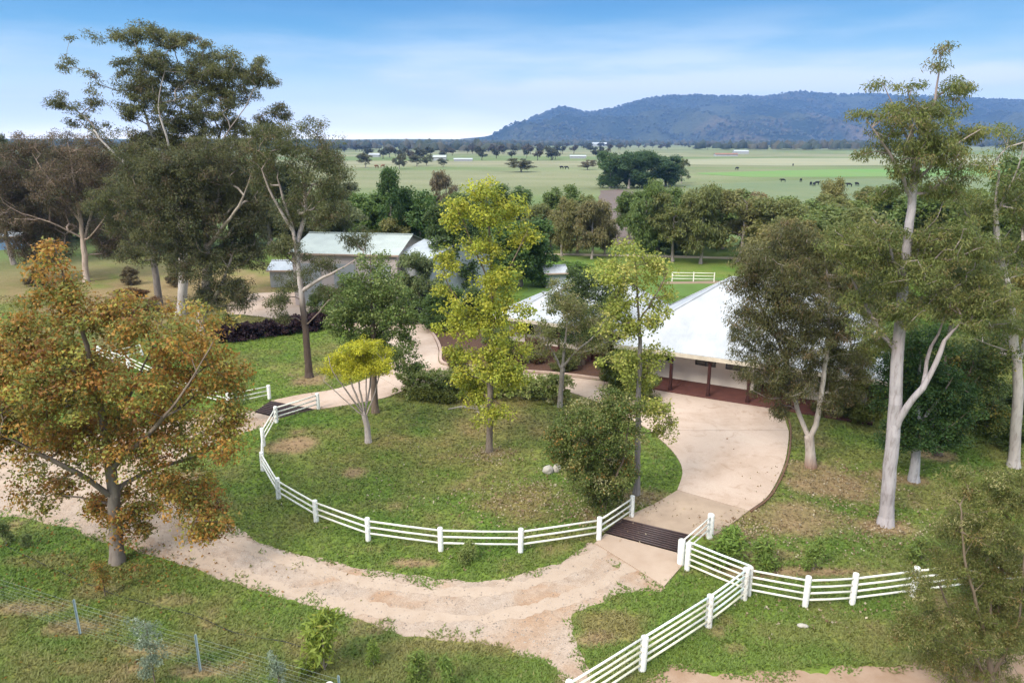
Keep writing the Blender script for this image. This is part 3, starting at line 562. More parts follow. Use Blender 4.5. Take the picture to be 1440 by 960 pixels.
hero('yellow_tree', (518, 622), [([(518, 622), (516, 600), (512, 582)], .17, .12), ([(512, 584), (490, 553, -.4), (468, 522, -.6), (462, 500, -.6)], .07, .02), ([(512, 582), (497, 545, .4), (485, 505, .6)], .07, .02), ([(513, 583), (505, 540, -.2), (503, 500, -.2)], .07, .02), ([(513, 582), (520, 545, .3), (524, 500, .4)], .07, .02), ([(514, 586), (528, 550, -.4), (537, 505, -.6)], .06, .02), ([(512, 586), (480, 558, .6), (455, 535, .9)], .05, .015), ([(514, 584), (515, 530, .8), (512, 495, 1)], .05, .015)],
    [(498, 502, 34, 22), (525, 500, 26, 22), (478, 512, 24, 14), (508, 488, 26, 12), (535, 516, 17, 12), (465, 520, 14, 8), (500, 520, 40, 9)],
    'small bright yellow vase shaped tree with many bare stems on the lawn', 27, dens=26, n=50, s=0.26, L=0.13, Wd=0.09, droop=0.3, palette=[(4, (0.34, 0.32, 0.022)), (3, (0.28, 0.28, 0.022)), (2, (0.40, 0.37, 0.035)), (1.2, (0.2, 0.23, 0.024))], bark=VY, thin=(0.3, 0.25, 0.23), rd=1.0, step=0.3, upw=0.8)
hero('yellow_green_tree', (688, 635), [([(688, 635), (689, 590), (690, 500), (691, 420), (690, 350), (686, 290), (684, 250)], .18, .02), ([(690, 470), (660, 440, .5), (630, 400, .7), (622, 368, .7)], .07, .015), ([(690, 420), (720, 370, -.5), (742, 325, -.6)], .06, .015), ([(690, 400), (665, 345, -.6), (645, 295, -.7)], .06, .015)],
    [(684, 266, 26, 16), (652, 290, 28, 20), (718, 290, 26, 20), (690, 308, 38, 20), (640, 308, 20, 14), (738, 332, 17, 16), (682, 348, 34, 22), (698, 388, 38, 24), (626, 372, 15, 24), (622, 402, 14, 16), (642, 432, 24, 18), (660, 462, 34, 20), (712, 460, 32, 20), (738, 432, 20, 16), (692, 500, 42, 26), (642, 500, 20, 14), (722, 528, 30, 20), (682, 552, 42, 22), (688, 580, 34, 12), (665, 545, 26, 20, 1), (700, 520, 34, 22, -1), (650, 452, 16, 12), (620, 462, 12, 8), (655, 530, 22, 16), (735, 490, 16, 12), (690, 430, 30, 24)],
    'tall narrow yellow green tree in the middle of the round lawn', 28, dens=6.8, n=30, s=0.36, L=0.20, Wd=0.17, droop=0.35, palette=YGREEN, bark=bark_white((0.17, 0.135, 0.11), (0.11, 0.085, 0.07)), rd=0.9, shell=0.45)
hero('grey_limbed_tree', (787, 572), [([(787, 572), (789, 545), (791, 515)], .16, .12), ([(790, 520), (775, 490, .5), (758, 470, .8), (748, 455, .8)], .08, .02), ([(791, 516), (815, 490, -.6), (838, 470, -.8), (855, 440, -.8)], .09, .02), ([(791, 512), (796, 470, .4), (800, 425, .6)], .09, .02), ([(800, 500), (830, 492, -1), (855, 480, -1)], .05, .015)],
    [(800, 430, 32, 24), (768, 468, 28, 18), (830, 452, 34, 28), (852, 480, 22, 16), (790, 410, 26, 16), (750, 495, 22, 14), (815, 490, 30, 16)],
    'sparse tree with bare grey spreading limbs behind the green hedge', 29, dens=5.5, n=34, s=0.4, L=0.2, Wd=0.12, droop=0.4, palette=[(4, (0.14, 0.145, 0.045)), (3, (0.17, 0.16, 0.06)), (2, (0.11, 0.125, 0.036)), (1, (0.22, 0.18, 0.08))], bark=bark_white((0.25, 0.22, 0.20), (0.17, 0.14, 0.12)), thin=(0.28, 0.25, 0.23), step=0.35)
hero('dark_round_tree', (818, 512), [([(818, 512), (818, 480), (818, 440), (818, 400)], .26, .03), ([(818, 470), (845, 440, .4), (862, 420, .4)], .1, .02)],
    [(812, 396, 26, 20), (800, 430, 30, 24), (842, 434, 28, 26), (862, 424, 16, 24), (820, 465, 34, 22), (838, 402, 20, 18)],
    'round dark green tree against the white roof of the house wing', 30, dens=7, n=60, s=0.42, L=0.2, Wd=0.13, droop=0.3, palette=[(4, (0.05, 0.075, 0.022)), (3, (0.04, 0.062, 0.018)), (1.5, (0.075, 0.095, 0.03))], step=0.5)
hero('pale_green_tree', (895, 695), [([(895, 695), (897, 630), (898, 560), (900, 480), (897, 420), (893, 360), (890, 335)], .155, .02), ([(899, 470), (875, 425, .5), (850, 392, .7)], .05, .015), ([(899, 450), (925, 410, -.5), (940, 380, -.6)], .05, .015), ([(898, 560), (930, 580, -.6), (945, 595, -.8)], .04, .015)],
    [(889, 350, 30, 16), (868, 384, 38, 20), (922, 375, 26, 18), (900, 410, 46, 22), (860, 428, 24, 16), (930, 440, 22, 17), (885, 460, 38, 20), (910, 500, 32, 22), (872, 512, 28, 20), (900, 545, 30, 16), (936, 598, 22, 22), (922, 572, 24, 16), (850, 470, 18, 14), (905, 530, 26, 16)],
    'tall thin pale green tree beside the right cattle grid in front of the house', 31, dens=8, n=30, s=0.36, L=0.19, Wd=0.14, droop=0.4, palette=[(4, (0.22, 0.24, 0.045)), (3, (0.175, 0.20, 0.04)), (2, (0.28, 0.275, 0.065)), (1, (0.34, 0.31, 0.09))], bark=bark_white((0.24, 0.21, 0.20), (0.16, 0.13, 0.12)), shell=0.45)
hero('mixed_shrub', (845, 725), [([(845, 725), (846, 700), (848, 660), (850, 610)], .12, .03), ([(845, 715), (820, 650, .5), (805, 600, .8)], .06, .02), ([(846, 710), (875, 650, -.5), (885, 590, -.7)], .06, .02)],
    [(828, 588, 44, 24), (872, 570, 36, 22), (800, 612, 30, 22), (850, 640, 44, 30), (815, 650, 30, 26), (852, 688, 30, 22), (885, 615, 20, 22), (846, 710, 30, 14), (860, 560, 24, 14), (840, 670, 40, 30, -.6), (835, 620, 44, 30, -.6), (872, 660, 28, 26), (790, 630, 24, 26)],
    'dense bushy shrub tinged with orange and cream beside the round fence end', 32, dens=12, n=50, s=0.3, L=0.15, Wd=0.1, droop=0.3, palette=[(4, (0.07, 0.095, 0.022)), (3, (0.10, 0.12, 0.03)), (1.0, (0.19, 0.18, 0.06)), (0.6, (0.24, 0.14, 0.035)), (0.4, (0.24, 0.22, 0.11))], rd=0.9, step=0.3)
hero('gum_tree', (1140, 656), [([(1140, 656), (1139, 635), (1138, 615)], .26, .19), ([(1138, 618), (1127, 590, .3), (1117, 560, .6), (1105, 500, .8), (1095, 430, .8)], .13, .02), ([(1139, 618), (1150, 585, -.3), (1156, 540, -.5), (1164, 480, -.4), (1166, 420), (1160, 360)], .15, .03), ([(1160, 500), (1185, 460, .5), (1200, 420, .8)], .07, .02), ([(1120, 565), (1090, 540, -.6), (1065, 520, -1)], .07, .02), ([(1108, 510), (1075, 440, .8), (1060, 400, 1)], .08, .02)],
    [(1108, 368, 46, 32), (1060, 398, 30, 26), (1150, 388, 46, 30), (1040, 440, 22, 20), (1090, 440, 40, 28), (1152, 448, 40, 28), (1060, 490, 34, 24), (1110, 500, 40, 24), (1162, 510, 34, 24), (1090, 544, 34, 18), (1182, 438, 24, 34), (1050, 528, 24, 11), (1095, 578, 13, 13), (1170, 548, 17, 17), (1060, 350, 26, 18), (1112, 328, 40, 18), (1035, 400, 14, 14), (1040, 470, 16, 12), (1200, 390, 24, 24), (1120, 460, 40, 30, 2), (1120, 540, 34, 22, -1), (1080, 515, 34, 24, -1), (1140, 480, 40, 26, -1.2), (1170, 570, 15, 12), (1080, 420, 34, 26, -1), (1150, 350, 36, 22), (1195, 470, 34, 34, -.5), (1215, 430, 32, 30), (1205, 520, 26, 24), (1190, 550, 20, 16), (1060, 370, 30, 22, -1), (1105, 400, 40, 30, -1.5), (1130, 430, 44, 30, -1.5), (1065, 455, 34, 26, -1)],
    'olive gum tree with forked white trunk at the edge of the wide driveway', 33, dens=8.5, n=54, s=0.38, L=0.21, Wd=0.06, droop=1.3, palette=[(4, (0.082, 0.080, 0.028)), (3, (0.062, 0.066, 0.024)), (2, (0.115, 0.105, 0.042)), (1, (0.125, 0.085, 0.042))], bark=bark_white((0.44, 0.39, 0.355), (0.27, 0.19, 0.155), (0.24, 0.14, 0.10), .75), thin=(0.3, 0.26, 0.24), rd=0.8, step=0.45)
TG = bark_white((0.36, 0.325, 0.335), (0.27, 0.225, 0.23))
hero('tall_gum_tree', (1245, 737), [([(1245, 737), (1249, 690), (1253, 640), (1258, 580), (1262, 510), (1268, 430), (1275, 350), (1281, 295), (1285, 250), (1283, 200), (1278, 160)], .31, .07), ([(1256, 605), (1275, 572, -.4), (1297, 545, -.7), (1316, 510, -.8), (1328, 480, -.8), (1350, 455, -.8)], .17, .03), ([(1300, 540), (1303, 505, .3), (1318, 470, .5), (1330, 440, .5)], .09, .02), ([(1283, 270), (1300, 200, .5), (1315, 140, .6), (1322, 70, .6)], .13, .012),
    ([(1264, 490), (1240, 470, .4), (1215, 425, .6), (1195, 385, .6)], .10, .02), ([(1270, 400), (1255, 365, -.5), (1247, 335, -.7), (1225, 305, -.8)], .08, .02), ([(1283, 285), (1262, 235, -.5), (1240, 200, -.7), (1215, 165, -.7)], .09, .015), ([(1264, 480), (1285, 440, .6), (1310, 415, .8)], .08, .02), ([(1284, 260), (1330, 215, -.6), (1365, 190, -.8)], .07, .015), ([(1282, 210), (1262, 160, .4), (1242, 118, .5)], .06, .012)],
    [(1290, 250, 38, 20), (1325, 268, 34, 16), (1352, 240, 28, 18), (1242, 272, 24, 12), (1300, 205, 44, 22, -1.2), (1270, 165, 34, 18, -1), (1325, 68, 19, 8, .6, .8), (1318, 92, 10, 6, .6, .4), (1240, 118, 16, 11), (1275, 125, 26, 11), (1342, 124, 25, 14), (1290, 148, 42, 16), (1350, 150, 18, 12), (1228, 163, 20, 9), (1203, 160, 13, 4, None, .7), (1300, 178, 46, 20), (1250, 188, 30, 15), (1362, 188, 22, 16), (1230, 214, 22, 11), (1282, 214, 42, 20), (1332, 218, 32, 20), (1383, 186, 17, 9), (1262, 240, 26, 12), (1320, 150, 34, 16, 1.2),
     (1240, 355, 46, 20), (1210, 330, 38, 18), (1300, 355, 50, 24), (1350, 388, 36, 24), (1258, 398, 46, 20), (1320, 420, 44, 24), (1200, 376, 30, 18), (1380, 428, 30, 24), (1340, 318, 34, 18), (1250, 440, 32, 17), (1205, 420, 22, 16), (1290, 385, 44, 22, -1.2), (1235, 330, 34, 16, -1), (1330, 350, 44, 26, -1), (1395, 390, 36, 30), (1360, 450, 40, 22, -.8), (1290, 335, 34, 16), (1375, 345, 34, 24), (1220, 455, 28, 14), (1235, 480, 26, 14), (1215, 350, 36, 20, -1), (1270, 440, 36, 20, -1), (1180, 350, 26, 18), (1400, 420, 34, 24, -1), (1420, 460, 30, 20)],
    'tallest smooth white trunked gum tree on the right lawn', 34, dens=9.5, n=50, s=0.36, L=0.2, Wd=0.065, droop=1.0, palette=[(4, (0.11, 0.125, 0.034)), (3, (0.085, 0.105, 0.03)), (2, (0.155, 0.155, 0.046)), (1, (0.15, 0.12, 0.05))], bark=TG, thin=(0.3, 0.24, 0.23), rd=0.85, step=0.45, flat=0.6)
hero('dark_green_tree', (1285, 676), [([(1285, 676), (1287, 640), (1290, 600), (1292, 540), (1295, 490)], .24, .04), ([(1289, 620), (1265, 585, .3), (1250, 560, .5)], .1, .02), ([(1290, 600), (1320, 560, -.3), (1340, 530, -.5)], .1, .02)],
    [(1270, 558, 40, 34), (1312, 538, 40, 36), (1340, 568, 34, 34), (1262, 608, 30, 26), (1300, 606, 34, 26), (1338, 610, 26, 20), (1300, 488, 36, 28), (1262, 510, 26, 26), (1300, 570, 44, 40, 1.5)],
    'dark green dense tree with white painted looking trunk behind the tall gum', 35, dens=10, n=56, s=0.36, L=0.18, Wd=0.13, droop=0.5, palette=[(4, (0.038, 0.075, 0.018)), (3, (0.03, 0.06, 0.015)), (2, (0.055, 0.095, 0.022)), (0.4, (0.12, 0.14, 0.03))], bark=bark_white((0.34, 0.325, 0.34), (0.26, 0.24, 0.24)), rd=0.9)
hero('dark_green_tree', (1318, 639), [([(1318, 639), (1319, 600), (1322, 560), (1330, 500)], .22, .04), ([(1319, 600), (1360, 570, .4), (1385, 550, .4)], .08, .02)],
    [(1352, 555, 36, 34), (1390, 545, 32, 34), (1372, 590, 34, 18), (1360, 505, 36, 26), (1400, 585, 26, 18), (1325, 530, 26, 30), (1395, 500, 30, 30)],
    'second dark green tree with dark trunk further back on the right lawn', 36, dens=7, n=52, s=0.42, L=0.2, Wd=0.13, droop=0.5, palette=[(4, (0.06, 0.085, 0.02)), (3, (0.05, 0.07, 0.018)), (2, (0.10, 0.11, 0.025)), (0.8, (0.2, 0.16, 0.03))], rd=0.9)
hero('gum_tree', (1425, 656), [([(1425, 656), (1428, 600), (1432, 540), (1426, 480), (1420, 420), (1405, 350), (1400, 290), (1405, 240)], .27, .05), ([(1426, 495), (1398, 487, -.5), (1370, 475, -.6)], .07, .02), ([(1430, 520), (1450, 440, .6), (1455, 360, .8)], .12, .02), ([(1410, 380), (1370, 320, .6), (1345, 280, .8)], .08, .02), ([(1402, 300), (1430, 240, -.6), (1440, 200, -.7)], .07, .02)],
    [(1400, 288, 38, 28), (1432, 250, 28, 24), (1392, 228, 26, 14), (1430, 198, 22, 18), (1402, 178, 14, 9), (1400, 360, 38, 28), (1442, 350, 28, 40), (1350, 270, 30, 20), (1402, 440, 32, 28), (1445, 440, 26, 34), (1355, 340, 30, 24), (1370, 300, 30, 20), (1470, 300, 30, 50), (1380, 400, 24, 20)],
    'pale trunked gum tree at the right edge behind the olive bush', 37, dens=6.5, n=48, s=0.42, L=0.22, Wd=0.07, droop=1.0, palette=[(4, (0.10, 0.118, 0.032)), (3, (0.078, 0.095, 0.028)), (2, (0.14, 0.145, 0.044)), (0.8, (0.22, 0.17, 0.04))], bark=bark_white((0.42, 0.375, 0.355), (0.30, 0.25, 0.235)), thin=(0.3, 0.26, 0.24), rd=0.85, step=0.5)
hero('olive_bush', (1395, 985), [([(1395, 985), (1394, 950), (1390, 900), (1395, 840)], .12, .03), ([(1394, 960), (1350, 890, .3), (1320, 820, .5)], .06, .015), ([(1394, 950), (1430, 880, -.3), (1440, 780, -.4)], .06, .015), ([(1392, 910), (1360, 800, -.4), (1350, 710, -.3)], .06, .015), ([(1394, 920), (1410, 800, .5), (1405, 700, .6)], .06, .015)],
    [(1343, 678, 28, 20), (1398, 680, 48, 26), (1345, 742, 30, 26), (1400, 738, 46, 36), (1436, 700, 40, 36), (1340, 798, 32, 22), (1400, 808, 56, 38), (1300, 828, 34, 22), (1290, 880, 36, 22), (1350, 878, 56, 34), (1425, 888, 50, 44), (1320, 920, 36, 20), (1282, 798, 22, 9, None, .6), (1380, 940, 60, 30), (1445, 800, 40, 60), (1268, 890, 16, 12), (1370, 780, 60, 60, .8), (1400, 860, 60, 50, .8)],
    'large olive grey bush with fine weeping leaves in the lower right corner', 38, dens=26, tip_r=0.006, n=62, s=0.21, L=0.135, Wd=0.034, droop=0.75, palette=[(4, (0.115, 0.125, 0.032)), (3, (0.08, 0.092, 0.024)), (2, (0.165, 0.155, 0.05)), (1, (0.25, 0.22, 0.10)), (.6, (0.19, 0.13, 0.05))], rd=0.9, step=0.3, thin=(0.2, 0.15, 0.11))
# ------------------------------------------------------------------ fences
POST_ME = {}
def post_mesh(h, r, mat, key, k=12):
    kk = (round(h, 2), round(r, 3), key)
    if kk not in POST_ME:
        mb = MB(); mb.lathe((0, 0, 0), [(r * 1.03, -0.1), (r, 0.05), (r * 0.98, h - r * 0.35), (r * 0.9, h - r * 0.12), (r * 0.55, h), (0.01, h + r * 0.06)], k)
        me = mb.mesh('post', True); me.materials.append(mat); POST_ME[kk] = me
    return POST_ME[kk]
def put_post(root, x, y, h, r, mat, key, label=None):
    o = link('post', post_mesh(h, r, mat, key), root); o.location = Vector((x, y, 0)) - root.location; o.rotation_euler = (random.uniform(-.02, .02), random.uniform(-.02, .02), random.uniform(0, 6))
    if label: o['label'] = label
    return o
def put_rail(root, a, b, z0, z1, r, mat):
    """a rail as a unit tube copy would shear; it is built at its own length"""
    c = Vector((a[0], a[1], z0)) - root.location; d = Vector((b[0], b[1], z1)) - root.location; mid = (c + d) / 2 + Vector((0, 0, -0.012 + random.uniform(-.01, .006)))
    return MB().tube([c, mid, d], r, 6).build('rail', mat, root, True)
random.seed(4)
def fence(name, pts, label, cat, heights, hp, rp, rr, pm=None, rm=None, group=None, per_seg=None):
    W = [g(*p) for p in pts]; root = thing(name, (W[0][0], W[0][1], 0), label, cat, group)
    for i, (x, y) in enumerate(W): put_post(root, x, y, hp * random.uniform(.97, 1.03), rp, (pm or POSTW) if not isinstance(pm, list) else pm[i], 'w' if not isinstance(pm, list) else str(pm[i].name))
    for i in range(len(W) - 1):
        for j, h in enumerate(per_seg[i] if per_seg else heights):
            m = rm[i][j] if isinstance(rm, list) and isinstance(rm[i], (list, tuple)) else (rm or RAILW)
            put_rail(root, W[i], W[i + 1], h, h, rr, m)
    return root
fence('rail_fence', [(448, 575), (389, 594), (371, 627), (370, 662), (392, 701), (445, 733), (518, 760), (620, 774), (732, 776), (842, 759), (888, 727)],
      'white three rail fence curving round the edge of the round lawn', 'fence', (0.98, 0.68, 0.38), 1.12, 0.118, 0.044)
fence('rail_fence', [(379, 561), (322, 573), (268, 558), (222, 537), (181, 518), (140, 504)], 'white three rail fence half hidden behind the autumn tree left of the left cattle grid', 'fence', (0.92, 0.62, 0.34), 1.05, 0.125, 0.036)
fence('rail_fence', [(160, 509), (200, 500)], 'short white fence piece seen through the top of the autumn tree', 'fence', (0.92, 0.62, 0.34), 1.0, 0.11, 0.036)
fence('rail_fence', [(998, 756), (957, 793)], 'short white three rail panel on the right side of the right cattle grid', 'fence', (1.08, 0.80, 0.50), 1.2, 0.15, 0.036)
five, four = (1.30, 1.05, 0.80, 0.54, 0.27), (1.12, 0.84, 0.56, 0.28)
fence('rail_fence', [(966, 801), (1052, 837), (1132, 852), (1198, 849), (1283, 838), (1367, 827), (1450, 818), (1540, 806)], 'white four and five rail fence running right from the right cattle grid', 'fence', four, 1.3, 0.115, 0.042,
      pm=[POSTW, PEEL, POSTW, POSTW, POSTW, POSTW, POSTW, POSTW], per_seg=[five] + [four] * 6, rm=[[PIPEG, RAILW, RAILC, RAILW, RAILC]] + [[RAILW] * 5] * 6)
fence('rail_fence', [(1046, 842), (996, 881), (903, 942), (800, 1010)], 'five rail fence with peeling posts running down to the bottom edge', 'fence', five, 1.38, 0.13, 0.042,
      pm=[PEEL, PEEL, POSTW, POSTW], rm=[[PIPEG, PIPEG, RAILW, PIPEG, RAILC], [PIPEG, RAILC, RAILC, RAILW, RAILC], [RAILW, RAILC, RAILC, RAILC, RAILC]])
# the bollard post just inside the lower edge
x, y = g(467, 1003); o = thing('white_post', (x, y, 0), 'white round post top at the bottom edge of the photo', 'post'); put_post(o, x, y, 1.12, 0.13, POSTW, 'w')
# cattle grids
STEEL = simple('dark_steel', (0.075, 0.045, 0.042), (0.045, 0.03, 0.03), 5, 0.5, 0.2, 0.4)
PIT = simple('pit_shade', (0.02, 0.014, 0.012), None, 4, 0.95, 0.4)  # near-black colour paints the shade of a pit that is not dug
def cattle_grid(c, n, label):
    A, B, C_, D = [Vector((*g(*p), 0)) for p in c]     # A->B far long edge, D->C near long edge
    o = thing('cattle_grid', (A + B + C_ + D) / 4, label, 'cattle grid', 'cattle grids across the driveway'); L = o.location
    MB().prism([tuple((q - L).xy) for q in (A, B, C_, D)], 0.0, 0.014).build('pit_shade_sheet', PIT, o)  # flat sheet on the ground, its dark colour stands for shade below the bars
    for p, q in ((A, D), (B, C_)): MB().tube([p - L + Vector((0, 0, .04)), q - L + Vector((0, 0, .04))], 0.04, 4).build('side_beam', STEEL, o)
    for i in range(n):
        t = (i + .5) / n; p, q = A.lerp(D, t) - L + Vector((0, 0, .09)), B.lerp(C_, t) - L + Vector((0, 0, .09))
        MB().tube([p, q], 0.042, 6).build('bar', STEEL, o, True)
cattle_grid([(874, 731), (970, 753.5), (952, 778), (851, 750.5)], 9, 'dark steel cattle grid across the right drive by the white panel')
cattle_grid([(381, 565), (441, 576), (392, 588), (359, 580)], 8, 'dark steel cattle grid across the narrow left drive')
# wire fence, bottom left
WIRE = simple('galvanised_wire', (0.26, 0.30, 0.29), (0.2, 0.24, 0.23), 5, 0.5, 0)
PICK = simple('steel_picket', (0.25, 0.31, 0.34), (0.2, 0.25, 0.27), 5, 0.55, 0)
wp = [g(-150, 800), g(-18, 848), (g(113, 891)), g(282, 943), g(480, 1004)]
o = thing('wire_fence', (*wp[2], 0), 'grey wire mesh fence with steel pickets in the lower left grass', 'fence'); L = Vector((*wp[2], 0))
for x, y in wp:
    mb = MB(); c = Vector((x, y, 0)) - L
    for k in range(3): mb.box(c + Vector((0.022 * math.cos(k * 2.09), 0.022 * math.sin(k * 2.09), 0.68)), (0.045, 0.012, 1.5), k * 2.09)
    mb.build('picket', PICK, o)
mbw = MB()
for i in range(len(wp) - 1):
    a, b = Vector((*wp[i], 0)) - L, Vector((*wp[i + 1], 0)) - L; n = int((b - a).length / 0.3)
    for h in (0.12, 0.24, 0.36, 0.5, 0.65, 0.8, 0.95): mbw.tube([a + Vector((0, 0, h)), b + Vector((0, 0, h))], 0.0016, 3, False)
    for h in (1.12, 1.3): mbw.tube([a + Vector((0, 0, h)), b + Vector((0, 0, h))], 0.0025, 3, False)
    for k in range(1, n): p = a.lerp(b, k / n); mbw.tube([p + Vector((0, 0, .1)), p + Vector((0, 0, .95))], 0.0013, 3, False)
w = mbw.build('wire_mesh', WIRE, o)
# irrigation hose lying in the grass
hp = smooth_poly(P([(5, 766), (60, 793), (150, 832), (215, 851), (280, 868), (330, 890), (400, 903), (440, 916)]), 0.4, False)
o = MB().tube([(p[0], p[1], 0.03 + 0.015 * math.sin(i * 1.3)) for i, p in enumerate(hp)], 0.014, 6).build('irrigation_hose', simple('black_poly', (0.03, 0.03, 0.03), None, 5, 0.5, 0), None, True)
tag(o, 'black irrigation hose snaking through the lower left grass', 'hose')
# ------------------------------------------------------------------ house
ROOFW = None
def roofmat(name, c1, c2, per=0.076, ang=0.0, rough=0.45):
    m, t, b, o = newmat(name); uv = N(t, 'ShaderNodeAttribute', attribute_name='rib'); 
    w = mathn(t, 'SINE', mathn(t, 'MULTIPLY', uv.outputs['Fac'], 2 * math.pi / per)); pos = N(t, 'ShaderNodeNewGeometry').outputs['Position']
    n = noise(t, 0.6, 5, 0.65, pos); r = ramp(t, [(0.3, c2), (0.6, c1)]); t.links.new(n, r.inputs[0]); t.links.new(r.outputs[0], b.inputs['Base Color'])
    b.inputs['Roughness'].default_value = rough; b.inputs['Specular IOR Level'].default_value = 0.4; bump(t, b, w, 0.35, 0.02); return m
ROOFW = roofmat('white_metal_roof', (0.37, 0.38, 0.405), (0.29, 0.30, 0.32), 0.20)
ROOFG = roofmat('pale_green_roof', (0.34, 0.37, 0.34), (0.28, 0.305, 0.285), 0.25)
ROOFL = roofmat('bright_zinc_roof', (0.36, 0.385, 0.42), (0.29, 0.31, 0.345), 0.25, 0, 0.35)
WALLC = simple('cream_render', (0.84, 0.75, 0.66), (0.78, 0.69, 0.61), 1.2, 0.9, 0.15)
MAROON = simple('maroon_paint', (0.045, 0.016, 0.014), (0.034, 0.013, 0.012), 3, 0.6, 0.05)
TILE = simple('red_paving', (0.13, 0.052, 0.043), (0.095, 0.038, 0.033), 2.0, 0.7, 0.2)
BEIGE = simple('beige_fascia', (0.56, 0.49, 0.40), None, 2, 0.5, 0)
GLASS = simple('dark_glass', (0.018, 0.02, 0.022), None, 2, 0.12, 0, 0.6)
DARKFR = simple('dark_frame', (0.05, 0.045, 0.045), None, 2, 0.5, 0)
SOFF = simple('soffit', (0.72, 0.67, 0.6), None, 2, 0.8, 0)
def roof_face(name, pts, mat, parent, dirv, th=0.05):
    """one roof plane with thickness, ribs run down the slope: attribute 'rib' holds the distance along the eave"""
    pts = [Vector(p) for p in pts]; n = (pts[1] - pts[0]).cross(pts[2] - pts[1]).normalized()
    if n.z < 0: pts.reverse(); n = -n
    k = len(pts); mb = MB(); mb.add(pts + [p - n * th for p in pts], [tuple(range(k)), tuple(reversed(range(k, 2 * k)))] + [(i, k + i, k + (i + 1) % k, (i + 1) % k) for i in range(k)])
    o = mb.build(name, mat, parent); a = o.data.attributes.new('rib', 'FLOAT', 'POINT')
    a.data.foreach_set('value', [float(Vector(v.co).dot(Vector(dirv))) for v in o.data.vertices]); return o
hu = Vector((0.885, -0.466, 0)).normalized(); hb = Vector((-hu.y, hu.x, 0))      # along the front, and back into the house
if hb.y < 0: hb = -hb
house = thing('house', (7.8, 48.8, 0), 'long white roofed homestead with cream walls and maroon verandah posts', 'house')
def HL(s, d, z, o0=Vector((0, 0, 0))): return o0 + hu * s + hb * d + Vector((0, 0, z))
def hip_roof(o0, L, D, ez, rz, over, mat=ROOFW, split=None):
    """hip roof over L x D; eaves at ez, ridge at rz; split=(distance in, height) breaks the pitch over the verandah"""
    h = D / 2
    E = [HL(-over, -over, ez, o0), HL(L + over, -over, ez, o0), HL(L + over, D + over, ez, o0), HL(-over, D + over, ez, o0)]
    R1, R2 = HL(h, h, rz, o0), HL(L - h, h, rz, o0)
    def faces(E, tag_):
        roof_face('roof', [E[0], E[1], R2, R1], mat, house, hu); roof_face('roof', [E[1], E[2], R2], mat, house, hb)
        roof_face('roof', [E[2], E[3], R1, R2], mat, house, hu); roof_face('roof', [E[3], E[0], R1], mat, house, hb)
    if split:
        q, zq = split; I = [HL(q, q, zq, o0), HL(L - q, q, zq, o0), HL(L - q, D - q, zq, o0), HL(q, D - q, zq, o0)]
        for i in range(4): roof_face('roof', [E[i], E[(i + 1) % 4], I[(i + 1) % 4], I[i]], mat, house, hu if i % 2 == 0 else hb)
        faces(I, 1); hips = [(I[0], R1), (I[3], R1), (I[1], R2), (I[2], R2), (R1, R2)] + [(E[i], I[i]) for i in range(4)]
    else: faces(E, 0); hips = [(E[0], R1), (E[3], R1), (E[1], R2), (E[2], R2), (R1, R2)]
    for a, b in hips: MB().tube([a + Vector((0, 0, .02)), b + Vector((0, 0, .02))], 0.07, 6).build('ridge_cap', ROOFW, house, True)
    for i in range(4):
        a, b = E[i], E[(i + 1) % 4]; mb = MB(); d = (b - a); ang = math.atan2(d.y, d.x); mb.box((a + b) / 2 + Vector((0, 0, -0.165)), (d.length + .1, 0.12, 0.27), ang); mb.build('gutter', BEIGE, house)
    mb = MB(); mb.add([HL(-over + .1, -over + .1, ez - .2, o0), HL(L + over - .1, -over + .1, ez - .2, o0), HL(L + over - .1, D + over - .1, ez - .2, o0), HL(-over + .1, D + over - .1, ez - .2, o0)], [(3, 2, 1, 0)]); mb.build('soffit', SOFF, house)
Z0 = Vector((0, 0, 0))
hip_roof(Z0, 16.6, 12.3, 3.05, 7.35, 0.35)
WO = Vector((-1.6 - 7.8, 58.4 - 48.8, 0))
hip_roof(WO, 15.0, 10.0, 2.85, 5.55, 0.3, split=(2.0, 3.35))
# verandah floor, step edge, posts
mb = MB(); mb.prism([tuple(HL(s, d, 0).xy) for s, d in ((-0.1, -0.15), (16.5, -0.15), (16.5, 12.0), (-0.1, 12.0))], 0.0, 0.14); mb.build('verandah_floor', TILE, house)
mb = MB(); mb.prism([tuple(HL(s, d, 0, WO).xy) for s, d in ((0, -0.1), (9.5, -0.1), (9.5, 9.6), (0, 9.6))], 0.0, 0.12); mb.build('verandah_floor', TILE, house)
for s in [3.7 + 2.62 * k for k in range(-1, 5)]:
    mb = MB(); c = HL(s, 0.02, 0); mb.box(c + Vector((0, 0, 1.5)), (0.19, 0.19, 2.76), math.atan2(hu.y, hu.x)); mb.box(c + Vector((0, 0, 0.25)), (0.235, 0.235, 0.26), math.atan2(hu.y, hu.x)); mb.build('verandah_post', MAROON, house)
for s in (0.1, 3.1, 6.1, 9.0):
    mb = MB(); mb.box(HL(s, 0.05, 1.4, WO), (0.15, 0.15, 2.6), math.atan2(hu.y, hu.x)); mb.build('verandah_post', MAROON, house)
HA = math.atan2(hu.y, hu.x)
def wall(s0, s1, d, z0, z1, o0=Z0, name='wall', mat=WALLC, th=0.2):
    mb = MB(); mb.box(HL((s0 + s1) / 2, d + th / 2, (z0 + z1) / 2, o0), (s1 - s0, th, z1 - z0), HA); return mb.build(name, mat, house)
def side(s, d0, d1, z0, z1, o0=Z0, name='wall', mat=WALLC, th=0.2):
    mb = MB(); mb.box(HL(s, (d0 + d1) / 2, (z0 + z1) / 2, o0), (th, d1 - d0, z1 - z0), HA); return mb.build(name, mat, house)
